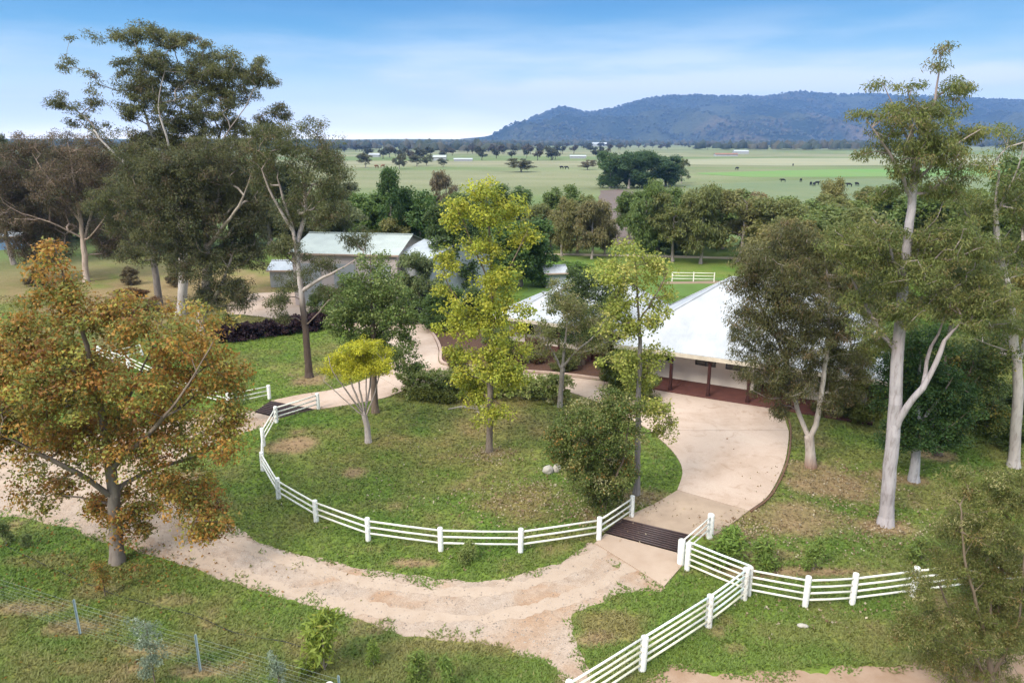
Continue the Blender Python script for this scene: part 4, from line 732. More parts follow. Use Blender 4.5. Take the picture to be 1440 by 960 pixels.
def window(s0, s1, z0, z1, d, o0=Z0, mull=2):
    """frame bars round a recessed pane, proud of the wall face"""
    w = bpy.data.objects.new('window', None); COL.objects.link(w); w.parent = house
    mb = MB()
    for a, b, c, e in ((s0, s1, z1 - .05, z1), (s0, s1, z0, z0 + .05)): mb.box(HL((a + b) / 2, d - .03, (c + e) / 2, o0), (b - a, .07, e - c), HA)
    for k in range(mull + 1):
        s = s0 + .025 + (s1 - s0 - .05) * k / mull; mb.box(HL(s, d - .032, (z0 + z1) / 2, o0), (.05, .068, z1 - z0 - .1), HA)
    mb.build('frame', DARKFR, w)
    for k in range(mull):
        a, b = s0 + (s1 - s0) * k / mull, s0 + (s1 - s0) * (k + 1) / mull; q = MB(); q.box(HL((a + b) / 2, d - .012, (z0 + z1) / 2, o0), (b - a - .05, .02, z1 - z0 - .1), HA); q.build('pane', GLASS, w)
wall(0.4, 8.9, 2.6, 0.14, 2.86); side(0.5, 2.8, 12.0, 0.14, 2.85); side(8.8, 2.8, 5.2, 0.14, 2.85); wall(8.9, 12.2, 5.2, 0.14, 2.86); side(12.2, 2.8, 5.4, 0.14, 2.85); wall(12.1, 16.0, 2.6, 0.14, 2.86)
side(15.9, 2.8, 11.8, 0.14, 2.85); wall(0.6, 15.8, 11.8, 0.14, 2.84)
window(4.75, 6.2, 1.45, 2.1, 2.6); window(6.9, 8.6, 1.45, 2.12, 2.6); window(1.6, 3.0, 1.45, 2.1, 2.6); window(13.0, 15.0, 1.0, 2.4, 2.6)
mb = MB(); mb.box(HL(10.4, 5.16, 1.2), (1.0, .07, 2.1), HA); dr = mb.build('door', simple('dark_door', (0.05, 0.018, 0.016), None, 2, 0.5, 0), house); MB().box(HL(10.75, 5.1, 1.15), (.05, .08, .14), HA).build('handle', WIRE, dr)
wall(0.4, 9.0, 2.2, 0.12, 2.6, WO); side(0.5, 2.4, 9.4, 0.12, 2.6, WO); wall(0.6, 9.0, 9.2, 0.12, 2.6, WO)
window(1.2, 2.8, 0.9, 2.2, 2.2, WO); window(4.2, 5.8, 0.9, 2.2, 2.2, WO); window(6.8, 8.2, 0.9, 2.2, 2.2, WO)
# ------------------------------------------------------------------ sheds and far buildings
CLAD = simple('pinkish_cladding', (0.52, 0.44, 0.41), (0.45, 0.38, 0.36), 1.4, 0.7, 0.1)
CLADW = simple('white_cladding', (0.38, 0.39, 0.40), (0.30, 0.31, 0.32), 1.0, 0.6, 0.1)
def shed(name, a, b, D, ez, rz, label, rm, wm, cat='shed', doors=0, over=0.3, group=None):
    """gable shed: front wall from a to b (ground points), depth D away from the camera"""
    A, B = Vector((*a, 0)), Vector((*b, 0)); u = (B - A).normalized(); v = Vector((-u.y, u.x, 0)); L = (B - A).length
    if v.y < 0: v = -v
    o = thing(name, A, label, cat, group); Q = lambda s, d, z: u * s + v * d + Vector((0, 0, z)); an = math.atan2(u.y, u.x)
    for d0 in (.06, D - .06): MB().box(Q(L / 2, d0, ez / 2), (L, .12, ez), an).build('wall', wm, o)
    for s in (0, L - .12): 
        e = MB(); P5 = [Q(s, .121, 0), Q(s, D - .121, 0), Q(s, D - .121, ez), Q(s, D / 2, rz - .06), Q(s, .121, ez)]; w = u * .12
        e.add(P5 + [p + w for p in P5], [(0, 1, 2, 3, 4), (9, 8, 7, 6, 5)] + [(i, i + 5, (i + 1) % 5 + 5, (i + 1) % 5) for i in range(5)]); e.build('gable_wall', wm, o)
    sl = (rz - ez) / (D / 2)
    for d0, s_ in ((-over, 1), (D + over, -1)):
        zz = ez + .02 - over * sl; k = rz + .02
        roof_face('roof', [Q(-over, d0, zz), Q(L + over, d0, zz), Q(L + over, D / 2, k), Q(-over, D / 2, k)], rm, o, u)
    MB().tube([Q(-over, D / 2, rz + .05), Q(L + over, D / 2, rz + .05)], 0.1, 6).build('ridge_cap', rm, o, True)
    MB().box(Q(L / 2, -over - .06, ez - over * sl - .05), (L + 2 * over, .12, .16), an).build('gutter', KERBM, o)
    for k in range(doors):
        s = L * (k + .5) / doors; d = MB(); d.box(Q(s, -.04, ez * .4), (L / doors * .62, .08, ez * .8), an); d.build('roller_door', CLADW, o)
    return o
A_ = at(419, 352, 75); Bq = g(600, 437)
shed('machinery_shed', g(416, 429), (g(562, 432)[0], g(562, 432)[1] - 0.5), 11, 5.7, 7.0, 'long machinery shed with pale green roof behind the left driveway', ROOFG, CLAD, doors=3)
shed('white_shed', g(563, 428), g(606, 436), 10, 5.4, 6.7, 'bright white shed end with pale zinc roof beside the green roofed shed', ROOFL, CLADW, doors=1)
shed('small_white_shed', g(381, 404), g(410, 404), 4, 2.2, 2.9, 'small pale shed at the left end of the machinery shed', ROOFL, CLADW)
shed('blue_white_shed', g(-14, 352), g(34, 350), 5, 2.2, 3.0, 'small blue and white shed glimpsed at the far left edge', ROOFL, simple('blue_cladding', (0.16, 0.26, 0.42), None, 1, .6, .1))
shed('garden_shed', g(768, 405), g(796, 404), 3.0, 1.9, 2.4, 'small white roofed shed behind the house wing', ROOFW, CLADW)
# dark shade cloth screen with a leaning pale pole
x0, x1 = g(556, 446), g(600, 458); o = thing('shade_cloth_screen', (*x0, 0), 'dark shade cloth screen beside the white shed', 'screen'); d = Vector((x1[0] - x0[0], x1[1] - x0[1], 0))
mb = MB(); mb.box(d / 2 + Vector((0, 0, 0.85)), (d.length, .05, 1.5), math.atan2(d.y, d.x)); mb.build('cloth', simple('black_cloth', (0.012, 0.012, 0.014), None, 3, .9, .2), o)
for k in range(3): MB().tube([d * k / 2 + Vector((0, -.06, -.05)), d * k / 2 + Vector((0, -.06, 1.75))], .03, 6).build('post', WIRE, o)
MB().tube([(-0.2, -1.2, 0.02), (-1.1, -0.4, 2.0)], .035, 6).build('brace', RAILW, o)
# arena rails
def far_fence(pts, heights, hp, label):
    W_ = [g(*p) for p in pts]; root = thing('arena_fence', (*W_[0], 0), label, 'fence', None); 
    for x, y in W_: put_post(root, x, y, hp, 0.07, RAILW, 'f')
    for a, b in zip(W_[:-1], W_[1:]):
        for h in heights: put_rail(root, a, b, h, h, .045, RAILW)
far_fence([(945, 396), (975, 396.5), (1004, 397)], (1.15, .78, .4), 1.25, 'white three rail arena fence in the green paddock behind the house roof')
far_fence([(764, 387), (775, 387), (786, 387), (798, 387)], (1.3, 1.05, .8, .55, .3), 1.4, 'white five rail yard panel beyond the house wing')
far_fence([(1042, 394), (1055, 392), (1110, 391)], (1.0, .6), 1.2, 'grey paddock fence posts behind the main roof')
# ------------------------------------------------------------------ generic tree stock, copied with its parts
def proto(name, kind, seed):
    rs = np.random.RandomState(seed); E = []
    if kind == 'gum':
        tr = [([(0, 0, 0), (.2, 0, 2), (.1, .2, 4.5), (.3, 0, 7.5)], .22, .04)]
        for k in range(22):
            a = rs.rand() * 6.28; r = 3.0 * rs.rand() ** .5; z = rs.uniform(3.0, 9.0) - .2 * r; E.append(((r * math.cos(a), r * math.sin(a), z), (1.35, 1.35, .85), 1))
        pr = dict(dens=3.0, n=46, s=.5, L=.36, Wd=.16, droop=.7, flat=.7)
    elif kind == 'dense':
        tr = [([(0, 0, 0), (0, .1, 2), (.1, 0, 6)], .25, .05)]
        for k in range(26):
            a = rs.rand() * 6.28; z = rs.uniform(1.2, 8.6); r = 3.0 * math.sqrt(max(0, 1 - ((z - 4.8) / 5.0) ** 2)) * rs.rand() ** .4; E.append(((r * math.cos(a), r * math.sin(a), z), (1.4, 1.4, 1.1), 1))
        pr = dict(dens=2.6, n=56, s=.55, L=.36, Wd=.2, droop=.4, flat=.8)
    elif kind == 'weep':
        tr = [([(0, 0, 0), (.15, 0, 2), (0, .2, 5), (.2, 0, 8)], .2, .03)]
        for k in range(24):
            a = rs.rand() * 6.28; z = rs.uniform(2.0, 9.0); r = 2.5 * math.sqrt(max(0.05, 1 - ((z - 5.5) / 4.6) ** 2)) * rs.rand() ** .5; E.append(((r * math.cos(a), r * math.sin(a), z), (1.1, 1.1, 1.1), 1))
        pr = dict(dens=3.2, n=48, s=.5, L=.42, Wd=.12, droop=1.4, flat=.9)
    elif kind == 'bush':
        tr = [([(0, 0, 0), (.1, 0, 1.2), (0, .1, 3)], .15, .04)]
        for k in range(22):
            a = rs.rand() * 6.28; z = rs.uniform(1.0, 8.4); r = 3.6 * math.sqrt(max(0, 1 - ((z - 2.0) / 7.4) ** 2)) * rs.rand() ** .45; E.append(((r * math.cos(a), r * math.sin(a), z), (1.4, 1.4, 1.2), 1))
        pr = dict(dens=2.6, n=54, s=.6, L=.38, Wd=.18, droop=.4, flat=.8)
    elif kind == 'sprout':
        tr = [([(0, 0, 0), (.2, 0, 3), (0, .1, 9)], .12, .04)] + [([(.05, 0, .3), (1.6 * math.cos(q), 1.6 * math.sin(q), 3.5), (2.4 * math.cos(q), 2.4 * math.sin(q), 7)], .09, .03) for q in (.4, 2.3, 4.4)]
        for k in range(16):
            a = rs.rand() * 6.28; z = rs.uniform(1.2, 9.2); r = 3.1 * rs.rand() ** .5 * (1 - .06 * z); E.append(((r * math.cos(a), r * math.sin(a), z), (1.0, 1.0, 1.3), 1))
        pr = dict(dens=3.0, n=8, s=.9, L=1.1, Wd=.34, droop=.1, flat=1.0)
    elif kind == 'cone':
        tr = [([(0, 0, 0), (0, 0, 5), (0, 0, 9.6)], .25, .03)]
        for k in range(22):
            a = rs.rand() * 6.28; z = rs.uniform(1.5, 9.2); r = 2.6 * (1 - z / 10.5) ** .7 * (0.4 + .6 * rs.rand()); E.append(((r * math.cos(a), r * math.sin(a), z), (1.0, 1.0, .8), 1))
        pr = dict(dens=3.4, n=56, s=.5, L=.34, Wd=.13, droop=.2, flat=.8)
    grey = [(4, (.9, .95, .8)), (3, (.7, .75, .65)), (2, (1.25, 1.2, 1.0)), (1, (1.2, .95, .8))]
    o = make_tree(name, (0, 0, 0), tr, E, 'x', tip_r=.02, palette=grey, seed=seed, step=.6, thin=(.16, .125, .1), bark=bark_white((.30, .26, .235), (.16, .13, .11)), **pr)
    return o
PROT = {}
for i, (k, s) in enumerate((('gum', 101), ('gum', 102), ('dense', 103), ('dense', 104), ('weep', 105), ('weep', 106), ('bush', 107), ('bush', 108), ('cone', 109), ('sprout', 110), ('sprout', 111))):
    p = proto('tree', k, s); PROT.setdefault(k, []).append(p)
USED = {}
def copy_tree(src, first=False):
    c = src.copy(); COL.objects.link(c)
    for ch in src.children: d = ch.copy(); COL.objects.link(d); d.parent = c
    return c
def place(kind, var, px, by, ty, wpx, color, label, name='background_tree', group=None, rot=None, cat='tree', bark=(1, 1, 1), Y=None):
    x, y = g(px, by) if Y is None else (at(px, by, Y)[0], Y); zt = at(px, ty, y)[2]; w = wpx * (1.7 if kind == 'sprout' else 1.18 if kind in ('gum', 'dense', 'weep') else 1) * depth(y, zt / 2) / FPX
    o = copy_tree(PROT[kind][var % len(PROT[kind])]); o.name = name
    o.location = (x, y, 0); sw = w / 7.6; sh = zt / 9.7; o.scale = (sw, sw, sh); o.rotation_euler = (0, 0, rot if rot is not None else random.uniform(0, 6.28))
    tag(o, label, cat, group)
    for ch in o.children: ch.color = (*color, 1) if ch.name.startswith('crown') else (*bark, 1)
    return o
DG, MG, OG, BR, GG, PG = (.05, .075, .024), (.075, .105, .032), (.10, .108, .04), (.135, .10, .055), (.105, .115, .062), (.125, .145, .048)
MID = [  # kind, variant, px, base y, top y, width, colour, label
 ('weep', 0, 906, 366, 250, 66, MG, 'rounded green tree left of the row behind the house by the farm track'),
 ('gum', 0, 946, 368, 262, 62, OG, 'olive tree with pale forked trunk in the row behind the house'),
 ('weep', 1, 985, 371, 256, 72, OG, 'tall olive drooping tree in the middle of the row behind the house'),
 ('gum', 1, 1040, 368, 262, 84, (.115, .11, .042), 'yellowish olive tree with white limbs right in the row behind the house'),
 ('dense', 0, 1092, 372, 272, 72, OG, 'dark olive tree ending the row behind the house on the right'),
 ('dense', 1, 925, 352, 262, 70, MG, 'mid green tree peeping between trees of the row behind the house'),
 ('dense', 0, 1015, 350, 258, 70, MG, 'mid green tree at the back of the row behind the house'),
 ('gum', 0, 1068, 350, 266, 60, BR, 'brownish tree at the back right of the row behind the house'),
 ('dense', 0, 884, 336, 262, 40, MG, 'narrow green tree beside the ploughed field'),
 ('weep', 0, 790, 360, 276, 52, (.12, .112, .046), 'pale olive tree standing right of the tall yellow green tree'),
 ('weep', 1, 832, 364, 278, 58, (.125, .108, .055), 'brownish olive drooping tree left of the ploughed field'),
 ('gum', 1, 812, 356, 270, 50, OG, 'dull olive tree between the two drooping trees by the track'),
 ('dense', 1, 790, 340, 260, 54, MG, 'green bushy tree behind the pale olive tree near the ploughed field'),
 ('gum', 0, 762, 345, 292, 36, BR, 'small brown tree just right of the tall yellow green tree'),
 ('dense', 0, 1160, 420, 282, 120, (.085, .105, .034), 'broad green gum behind the right end of the house roof'),
 ('gum', 1, 1100, 425, 300, 100, (.12, .105, .042), 'olive brown gum rising above the house roof'),
 ('dense', 1, 1195, 440, 290, 100, OG, 'leafy gum left of the tall white trunk behind the house'),
 ('weep', 0, 1168, 345, 248, 56, (.13, .12, .045), 'orange tinged gum top standing above the trees right of the paddock'),
 ('dense', 0, 1225, 330, 255, 60, OG, 'olive gum just left of the tall white gum trunk in the distance'),
 ('gum', 1, 1130, 365, 285, 70, PG, 'pale green rounded gum behind the roof trees'),
 ('gum', 0, 1215, 470, 330, 90, (.105, .11, .038), 'olive gum with dead branches beside the tall white gum'),
 ('dense', 1, 1300, 400, 262, 100, MG, 'green gum behind the tall white trunk on its right'),
 ('dense', 0, 1365, 410, 250, 110, (.085, .11, .032), 'broad green tree behind the right edge gum'),
 ('gum', 1, 1430, 400, 210, 110, MG, 'tall green tree at the right edge of the distance'),
 ('weep', 1, 1335, 470, 330, 100, OG, 'olive weeping tree right of the tall white gum'),
 ('gum', 0, 1410, 500, 330, 110, (.14, .115, .04), 'yellow tinged gum low behind the right edge gum'),
 ('bush', 0, 1420, 620, 540, 90, (.075, .10, .03), 'green bush on the right lawn near the edge'),
 ('bush', 1, 1230, 520, 455, 60, (.10, .105, .03), 'yellowish bush at the end of the house behind the forked gum'),
 ('bush', 0, 1330, 560, 470, 100, (.09, .10, .03), 'leafy shrub behind the dark green trees'),
 ('bush', 0, 1212, 590, 478, 62, (.105, .11, .03), 'yellow green bush hiding the far right end of the verandah'),
 ('bush', 1, 1170, 585, 492, 54, (.075, .08, .028), 'dark bush behind the fork of the driveway gum'),
 ('bush', 0, 1255, 560, 450, 70, (.075, .10, .03), 'leafy bush at the right corner of the house roof'),
 ('gum', 0, 1165, 500, 350, 90, (.10, .10, .035), 'olive gum crown leaning over the right end of the roof'),
 ('bush', 0, 250, 402, 368, 26, (.10, .075, .045), 'low brown scrub behind the slim dark gum on the dry paddock'),
 ('bush', 1, 335, 425, 392, 28, (.085, .07, .04), 'brownish scrub between the dense gum and the shed yard'),
 ('bush', 0, 55, 402, 372, 30, (.095, .075, .045), 'brown scrub at the left edge of the dry paddock'),
 ('bush', 1, 185, 400, 374, 24, (.09, .07, .045), 'brown scrub between the brown gum and the slim dark gum'),
 ('bush', 0, 190, 440, 405, 60, (.11, .06, .03), 'reddish brown bush just above the autumn tree crown'),
 ('gum', 1, 280, 350, 200, 110, (.06, .06, .03), 'dark gum far behind the dense gum on the left'),
 ('dense', 0, 420, 372, 290, 50, (.055, .06, .03), 'dark tree at the left end behind the machinery shed'),
 ('dense', 1, 572, 350, 272, 60, (.085, .115, .036), 'light green tree filling the gap between pine like tree and deep green tree'),
 ('gum', 1, 530, 352, 288, 62, (.105, .11, .045), 'olive wispy tree just behind the right half of the shed roof'),
 ('gum', 0, 500, 350, 292, 60, (.10, .105, .06), 'grey olive tree behind the middle of the shed roof'),
 ('weep', 0, 608, 352, 272, 60, (.10, .115, .04), 'drooping olive tree behind the white shed end'),
 ('dense', 0, 655, 345, 262, 66, (.075, .10, .034), 'green tree behind the tall yellow green tree at its left shoulder'),
 ('weep', 1, 755, 352, 284, 50, (.11, .115, .045), 'olive tree behind the tall yellow green tree at its right shoulder'),
 ('gum', 0, 775, 350, 290, 44, (.115, .105, .05), 'brown olive tree filling the gap before the pale olive tree'),
 ('weep', 0, 850, 358, 292, 40, (.12, .105, .055), 'thin brownish tree on the left edge of the ploughed field'),
 ('dense', 0, 965, 356, 268, 60, (.085, .115, .036), 'light green tree filling the middle of the row behind the house'),
 ('weep', 1, 1065, 362, 276, 70, (.105, .115, .04), 'olive tree filling the right of the row behind the house'),
 ('dense', 1, 1120, 352, 276, 76, (.09, .12, .036), 'fresh green tree behind the dark olive tree ending the row'),
 ('gum', 1, 1150, 352, 270, 70, (.115, .12, .042), 'olive tree beneath the orange tinged gum top'),
 ('dense', 0, 1185, 350, 276, 70, (.095, .12, .036), 'leafy green tree between orange tinged gum and tall white gum'),
 ('dense', 1, 1255, 350, 262, 76, (.085, .115, .034), 'green tree directly behind the tall white trunk'),
 ('gum', 0, 1290, 345, 250, 70, (.08, .11, .034), 'tall green tree right behind the tall gum crown'),
 ('bush', 1, 460, 452, 400, 50, (.085, .11, .035), 'green shrub between the lawn gum and the shed doors'),
 ('bush', 0, 497, 450, 392, 46, (.095, .12, .045), 'grey green shrub in front of the shed wall behind the slender tree'),
 ('bush', 1, 535, 448, 396, 46, (.09, .12, .04), 'green shrub at the right end of the green roofed shed wall'),
 ('cone', 0, 553, 372, 238, 66, (.038, .07, .02), 'dark green pine like tree above the machinery shed roof'),
 ('dense', 1, 592, 368, 262, 66, (.045, .08, .022), 'deep green rounded tree right of the pine like tree'),
 ('dense', 0, 518, 362, 262, 60, (.07, .11, .03), 'bright green tree left of the pine like tree'),
 ('gum', 1, 488, 378, 276, 70, GG, 'grey green wispy tree behind the machinery shed'),
 ('gum', 0, 548, 372, 300, 52, (.125, .12, .045), 'yellowish wispy tree just over the machinery shed roof'),
 ('weep', 0, 628, 330, 238, 52, (.105, .085, .06), 'brown grey leafless looking tree behind the tall yellow tree'),
 ('dense', 1, 640, 420, 286, 84, (.045, .068, .022), 'large dark green tree left behind the tall yellow green tree'),
 ('dense', 0, 732, 402, 300, 84, (.05, .085, .024), 'large deep green tree right behind the tall yellow green tree'),
 ('cone', 0, 672, 392, 300, 62, (.04, .065, .02), 'dark conifer hidden behind the tall yellow green tree'),
 ('dense', 1, 720, 330, 258, 64, (.06, .09, .03), 'green tree crown showing right of the yellow tree top'),
 ('weep', 1, 460, 355, 262, 60, (.075, .085, .035), 'dull tree left of the grey wispy tree behind the shed'),
 ('bush', 0, 590, 440, 352, 64, (.10, .12, .055), 'pale grey green bushy tree in front of the white shed'),
 ('bush', 1, 622, 462, 398, 66, (.055, .088, .026), 'dark green shrub mass beside the shade cloth screen'),
 ('bush', 0, 575, 452, 402, 44, (.07, .10, .03), 'green shrub by the pole of the shade cloth'),
 ('bush', 1, 672, 452, 402, 50, (.05, .072, .022), 'dark shrub left of the house wing roof'),
 ('bush', 0, 812, 398, 368, 60, (.095, .15, .03), 'bright green low bush behind the house wing'),
 ('bush', 1, 700, 500, 462, 54, (.07, .085, .026), 'shrub in the mulch bed in front of the house wing'),
 ('bush', 0, 745, 510, 474, 40, (.075, .04, .024), 'reddish brown shrub in front of the house wing'),
 ('bush', 1, 790, 520, 488, 40, (.075, .085, .03), 'small shrub at the foot of the house wing'),
 ('bush', 0, 870, 545, 490, 70, (.075, .095, .026), 'green shrub hiding the corner of the house behind the pale tree'),
 ('bush', 1, 905, 560, 520, 50, (.085, .105, .03), 'low green shrub by the house floor behind the pale tree'),
 ('gum', 0, 20, 372, 196, 90, (.07, .072, .036), 'dark tree filling the left edge behind the brownish gum'),
 ('dense', 0, 60, 345, 204, 100, (.06, .062, .034), 'dull dark tree behind the brownish gum on the left'),
 ('gum', 1, 165, 350, 200, 110, (.07, .064, .034), 'dull brown green tree between the left gums in the distance'),
 ('dense', 1, 120, 335, 206, 100, (.055, .06, .032), 'dark tree deep behind the brownish gum trunk'),
 ('dense', 0, 380, 345, 215, 90, (.05, .058, .026), 'dark tree behind the big gum just left of the forked lawn gum'),
 ('gum', 0, 330, 345, 205, 100, (.058, .058, .03), 'dark gum behind the low hanging dense gum'),
 ('dense', 1, 425, 345, 262, 70, (.06, .066, .03), 'olive tree behind the pale limbs of the lawn gum'),
 ('dense', 0, 215, 355, 204, 100, (.052, .055, .028), 'dark tree behind the slim dark trunked gum'),
 ('weep', 1, 10, 320, 178, 50, (.055, .062, .034), 'tall dark tree top at the extreme left edge'),
 ('dense', 0, 480, 320, 250, 50, (.07, .075, .04), 'brownish tree on the far side of the shed to the left'),
 ('dense', 1, 858, 265, 212, 42, (.05, .085, .035), 'leftmost tree of the dark green clump in the open field'),
 ('dense', 0, 884, 265.5, 209, 44, (.04, .07, .032), 'second tree from the left of the dark clump in the open field'),
 ('dense', 1, 910, 264, 212, 44, (.042, .072, .033), 'middle right tree of the dark clump in the open field'),
 ('dense', 0, 936, 262, 215, 42, (.038, .068, .032), 'second tree from the right of the dark clump in the open field'),
 ('gum', 1, 958, 258, 222, 20, (.075, .085, .045), 'thin grey tree at the right end of the dark clump in the field'),
 ('dense', 1, 896, 258, 211, 40, (.038, .066, .03), 'tree at the back of the dark clump in the open field'),
 ('gum', 0, 733, 242, 221, 32, (.075, .075, .045), 'lone broad dark tree in the middle of the pale plain'),
 ('gum', 1, 514, 236, 214, 19, (.075, .075, .05), 'dark round tree on the left of the pale plain'),
 ('gum', 0, 562, 238, 215, 17, (.075, .075, .05), 'dark upright tree on the plain above the shed'),
 ('gum', 1, 586, 234, 217, 18, (.075, .075, .05), 'dark tree on the plain right of the upright dark tree'),
 ('gum', 0, 600, 233, 216, 15, (.075, .08, .05), 'slim dark tree on the plain before the fence line'),
 ('gum', 1, 623, 235, 222, 13, (.07, .075, .05), 'small dark tree alone on the plain'),
 ('gum', 0, 826, 239, 224, 20, (.10, .085, .06), 'brownish tree pair left of the dark clump'),
 ('sprout', 1, 1022, 787, 748, 38, (.085, .125, .028), 'leafy green shrub inside the right fence next to the grid panel'),
 ('sprout', 0, 1075, 800, 757, 30, (.085, .12, .03), 'green shrub beside the second post of the right fence'),
 ('sprout', 1, 1144, 801, 760, 20, (.095, .13, .035), 'upright pale green sapling shrub inside the right fence'),
 ('sprout', 0, 1298, 792, 755, 30, (.08, .105, .03), 'dark green low shrub inside the right fence near the olive bush'),
 ('sprout', 1, 457, 942, 864, 42, (.115, .14, .028), 'fluffy yellow green shrub in the lower grass beside the gravel road'),
 ('sprout', 0, 588, 955, 914, 22, (.085, .115, .03), 'small green shrub left of its twin at the bottom of the grass'),
 ('sprout', 1, 628, 968, 928, 20, (.085, .12, .03), 'small green shrub right of its twin at the bottom of the grass'),
 ('sprout', 0, 525, 935, 898, 14, (.095, .13, .03), 'tiny wispy shrub between gravel and bottom edge'),
 ('sprout', 1, 9, 765, 735, 14, (.07, .09, .035), 'tiny dark sapling at the left edge below the gravel'),
 ('sprout', 0, 38, 768, 750, 12, (.07, .09, .035), 'tiny dark sapling right of the one at the left edge'),
 ('sprout', 1, 658, 788, 764, 20, (.10, .12, .04), 'small tufty plant on bare soil outside the round fence'),
 ('bush', 0, 640, 520, 492, 30, (.10, .085, .03), 'small shrub in the mulch bed by the kerb'),
 ('bush', 1, 325, 470, 442, 22, (.10, .085, .03), 'small bush at the left end of the purple hedge'),
]
names = {'bush': 'shrub', 'sprout': 'shrub', 'gum': 'gum_tree', 'dense': 'leafy_tree', 'weep': 'drooping_tree', 'cone': 'conifer'}
random.seed(9)
for k, vr, px, by, ty, w, c, lab in MID: place(k, vr, px, by, ty, w, tuple(q * ((2.2 if k == 'sprout' else 1.85) * (1.0, .98, .9)[i]) for i, q in enumerate(c)), lab, names[k], cat='shrub' if k in ('bush', 'sprout') else 'tree')
for ps in PROT.values():
    for p in ps:
        for ch in list(p.children): bpy.data.objects.remove(ch)
        bpy.data.objects.remove(p)
# ------------------------------------------------------------------ hills
RIDGE = [(640, 196), (690, 191), (705, 185), (722, 177), (745, 167), (768, 156), (782, 151.5), (795, 150.5), (808, 154), (822, 157.5), (840, 156), (860, 152), (880, 147), (900, 140), (922, 136.5), (950, 134), (985, 134), (1020, 136), (1050, 134.5), (1085, 134.5), (1105, 131), (1127, 128), (1145, 131), (1180, 133), (1220, 132), (1260, 134), (1310, 136), (1370, 139), (1440, 142), (1600, 150), (1800, 165), (2000, 190), (2100, 197)]
YR, YF = 5200.0, 3300.0
rx = np.array([at(p[0], p[1], YR)[0] for p in RIDGE]); rz = np.array([max(0, at(p[0], p[1], YR)[2]) for p in RIDGE])
def hill_h(x, y):
    t = (y - YF) / (YR - YF); xs = x * (YR / np.maximum(y, 1000.0)) ** 0.75
    top = np.interp(xs + 120 * (fbm(x * .0012, y * .0012 + 5, 3) - .5) * np.clip(1 - t, 0, 1), rx, rz)
    sp = 1 - np.abs(fbm(x * .0020 + 2.0 + y * .0006, y * .0006 + 3, 3) - .5) * 4.5; sp2 = fbm(x * .006 + 9, y * .003, 3)
    up = sstep(0.0, 1.0, t) ** 0.9; dn = 1 - sstep(0, 1, (y - YR) / 1800)
    prof = np.where(t < 1, up, dn); carve = np.clip(1 - t, 0, 1) * np.clip(t * 2.5, 0, 1)
    return top * prof * (1 - .75 * carve) + carve * (sp - 0.52) * 330 * np.clip(top / 150, 0, 1) + carve * (sp2 - .5) * 90 * np.clip(top / 150, 0, 1) - 2 + 0 * x
def make_hills():
    xs = np.linspace(-700, 7200, 300); ys = np.concatenate([np.linspace(YF - 150, YR, 66), np.linspace(YR + 60, YR + 1700, 12)])
    X, Y_ = np.meshgrid(xs, ys); Z = hill_h(X.ravel(), Y_.ravel()); v = np.column_stack([X.ravel(), Y_.ravel(), Z]); nx = len(xs)
    i, j = np.meshgrid(np.arange(len(ys) - 1), np.arange(nx - 1), indexing='ij'); a = i * nx + j; f = np.stack([a, a + 1, a + nx + 1, a + nx], -1).reshape(-1, 4)
    x, y = v[:, 0], v[:, 1]; n = fbm(x * .004, y * .003 + 7, 4); n2 = fbm(x * .0016 + 30, y * .0011, 3)
    c = np.array((.026, .036, .024)) + (np.array((.062, .070, .040)) - np.array((.026, .038, .026))) * np.clip((n - .4) * 4, 0, 1)[:, None]
    cl = np.clip((n2 - .54) * 6, 0, 1) * np.clip((n - .42) * 6, 0, 1) * 0.8; c = c + (np.array((.14, .10, .07)) - c) * cl[:, None]
    me = npmesh('hill', v, f, c, 'gc', True); m, t, b, o = newmat('hill_forest'); at_ = N(t, 'ShaderNodeAttribute', attribute_name='gc'); pos = N(t, 'ShaderNodeNewGeometry').outputs['Position']
    nn = noise(t, 0.045, 5, 0.7, pos); r = ramp(t, [(0.3, (.55, .55, .6)), (.5, (1, 1, 1)), (.75, (1.5, 1.45, 1.3))]); t.links.new(nn, r.inputs[0]); t.links.new(mixc(t, 1, at_.outputs['Color'], r.outputs[0], 'MULTIPLY'), b.inputs['Base Color'])
    b.inputs['Roughness'].default_value = 1; b.inputs['Specular IOR Level'].default_value = 0; bump(t, b, nn, 1.0, 14)
    tag(link('hills', me, None, m), kind='structure')
make_hills()
# low rise far behind the left of the plain
def low_rise():
    xs = np.linspace(-5000, 900, 130); ys = np.linspace(3000, 5600, 12); X, Y_ = np.meshgrid(xs, ys); x, y = X.ravel(), Y_.ravel()
    z = (10 + 22 * fbm(x * .0012 + 4, y * .001, 3)) * np.sin(np.clip((y - 3000) / 2600, 0, 1) * np.pi) * sstep(900, 300, x) - 1
    nx = len(xs); i, j = np.meshgrid(np.arange(len(ys) - 1), np.arange(nx - 1), indexing='ij'); a = i * nx + j; f = np.stack([a, a + 1, a + nx + 1, a + nx], -1).reshape(-1, 4)
    me = npmesh('low_rise', np.column_stack([x, y, z]), f, None, smooth=True); tag(link('low_hills', me, None, simple('far_pasture', (.16, .18, .09), (.07, .085, .045), .004, 1, 0, 0)), kind='structure')
low_rise()
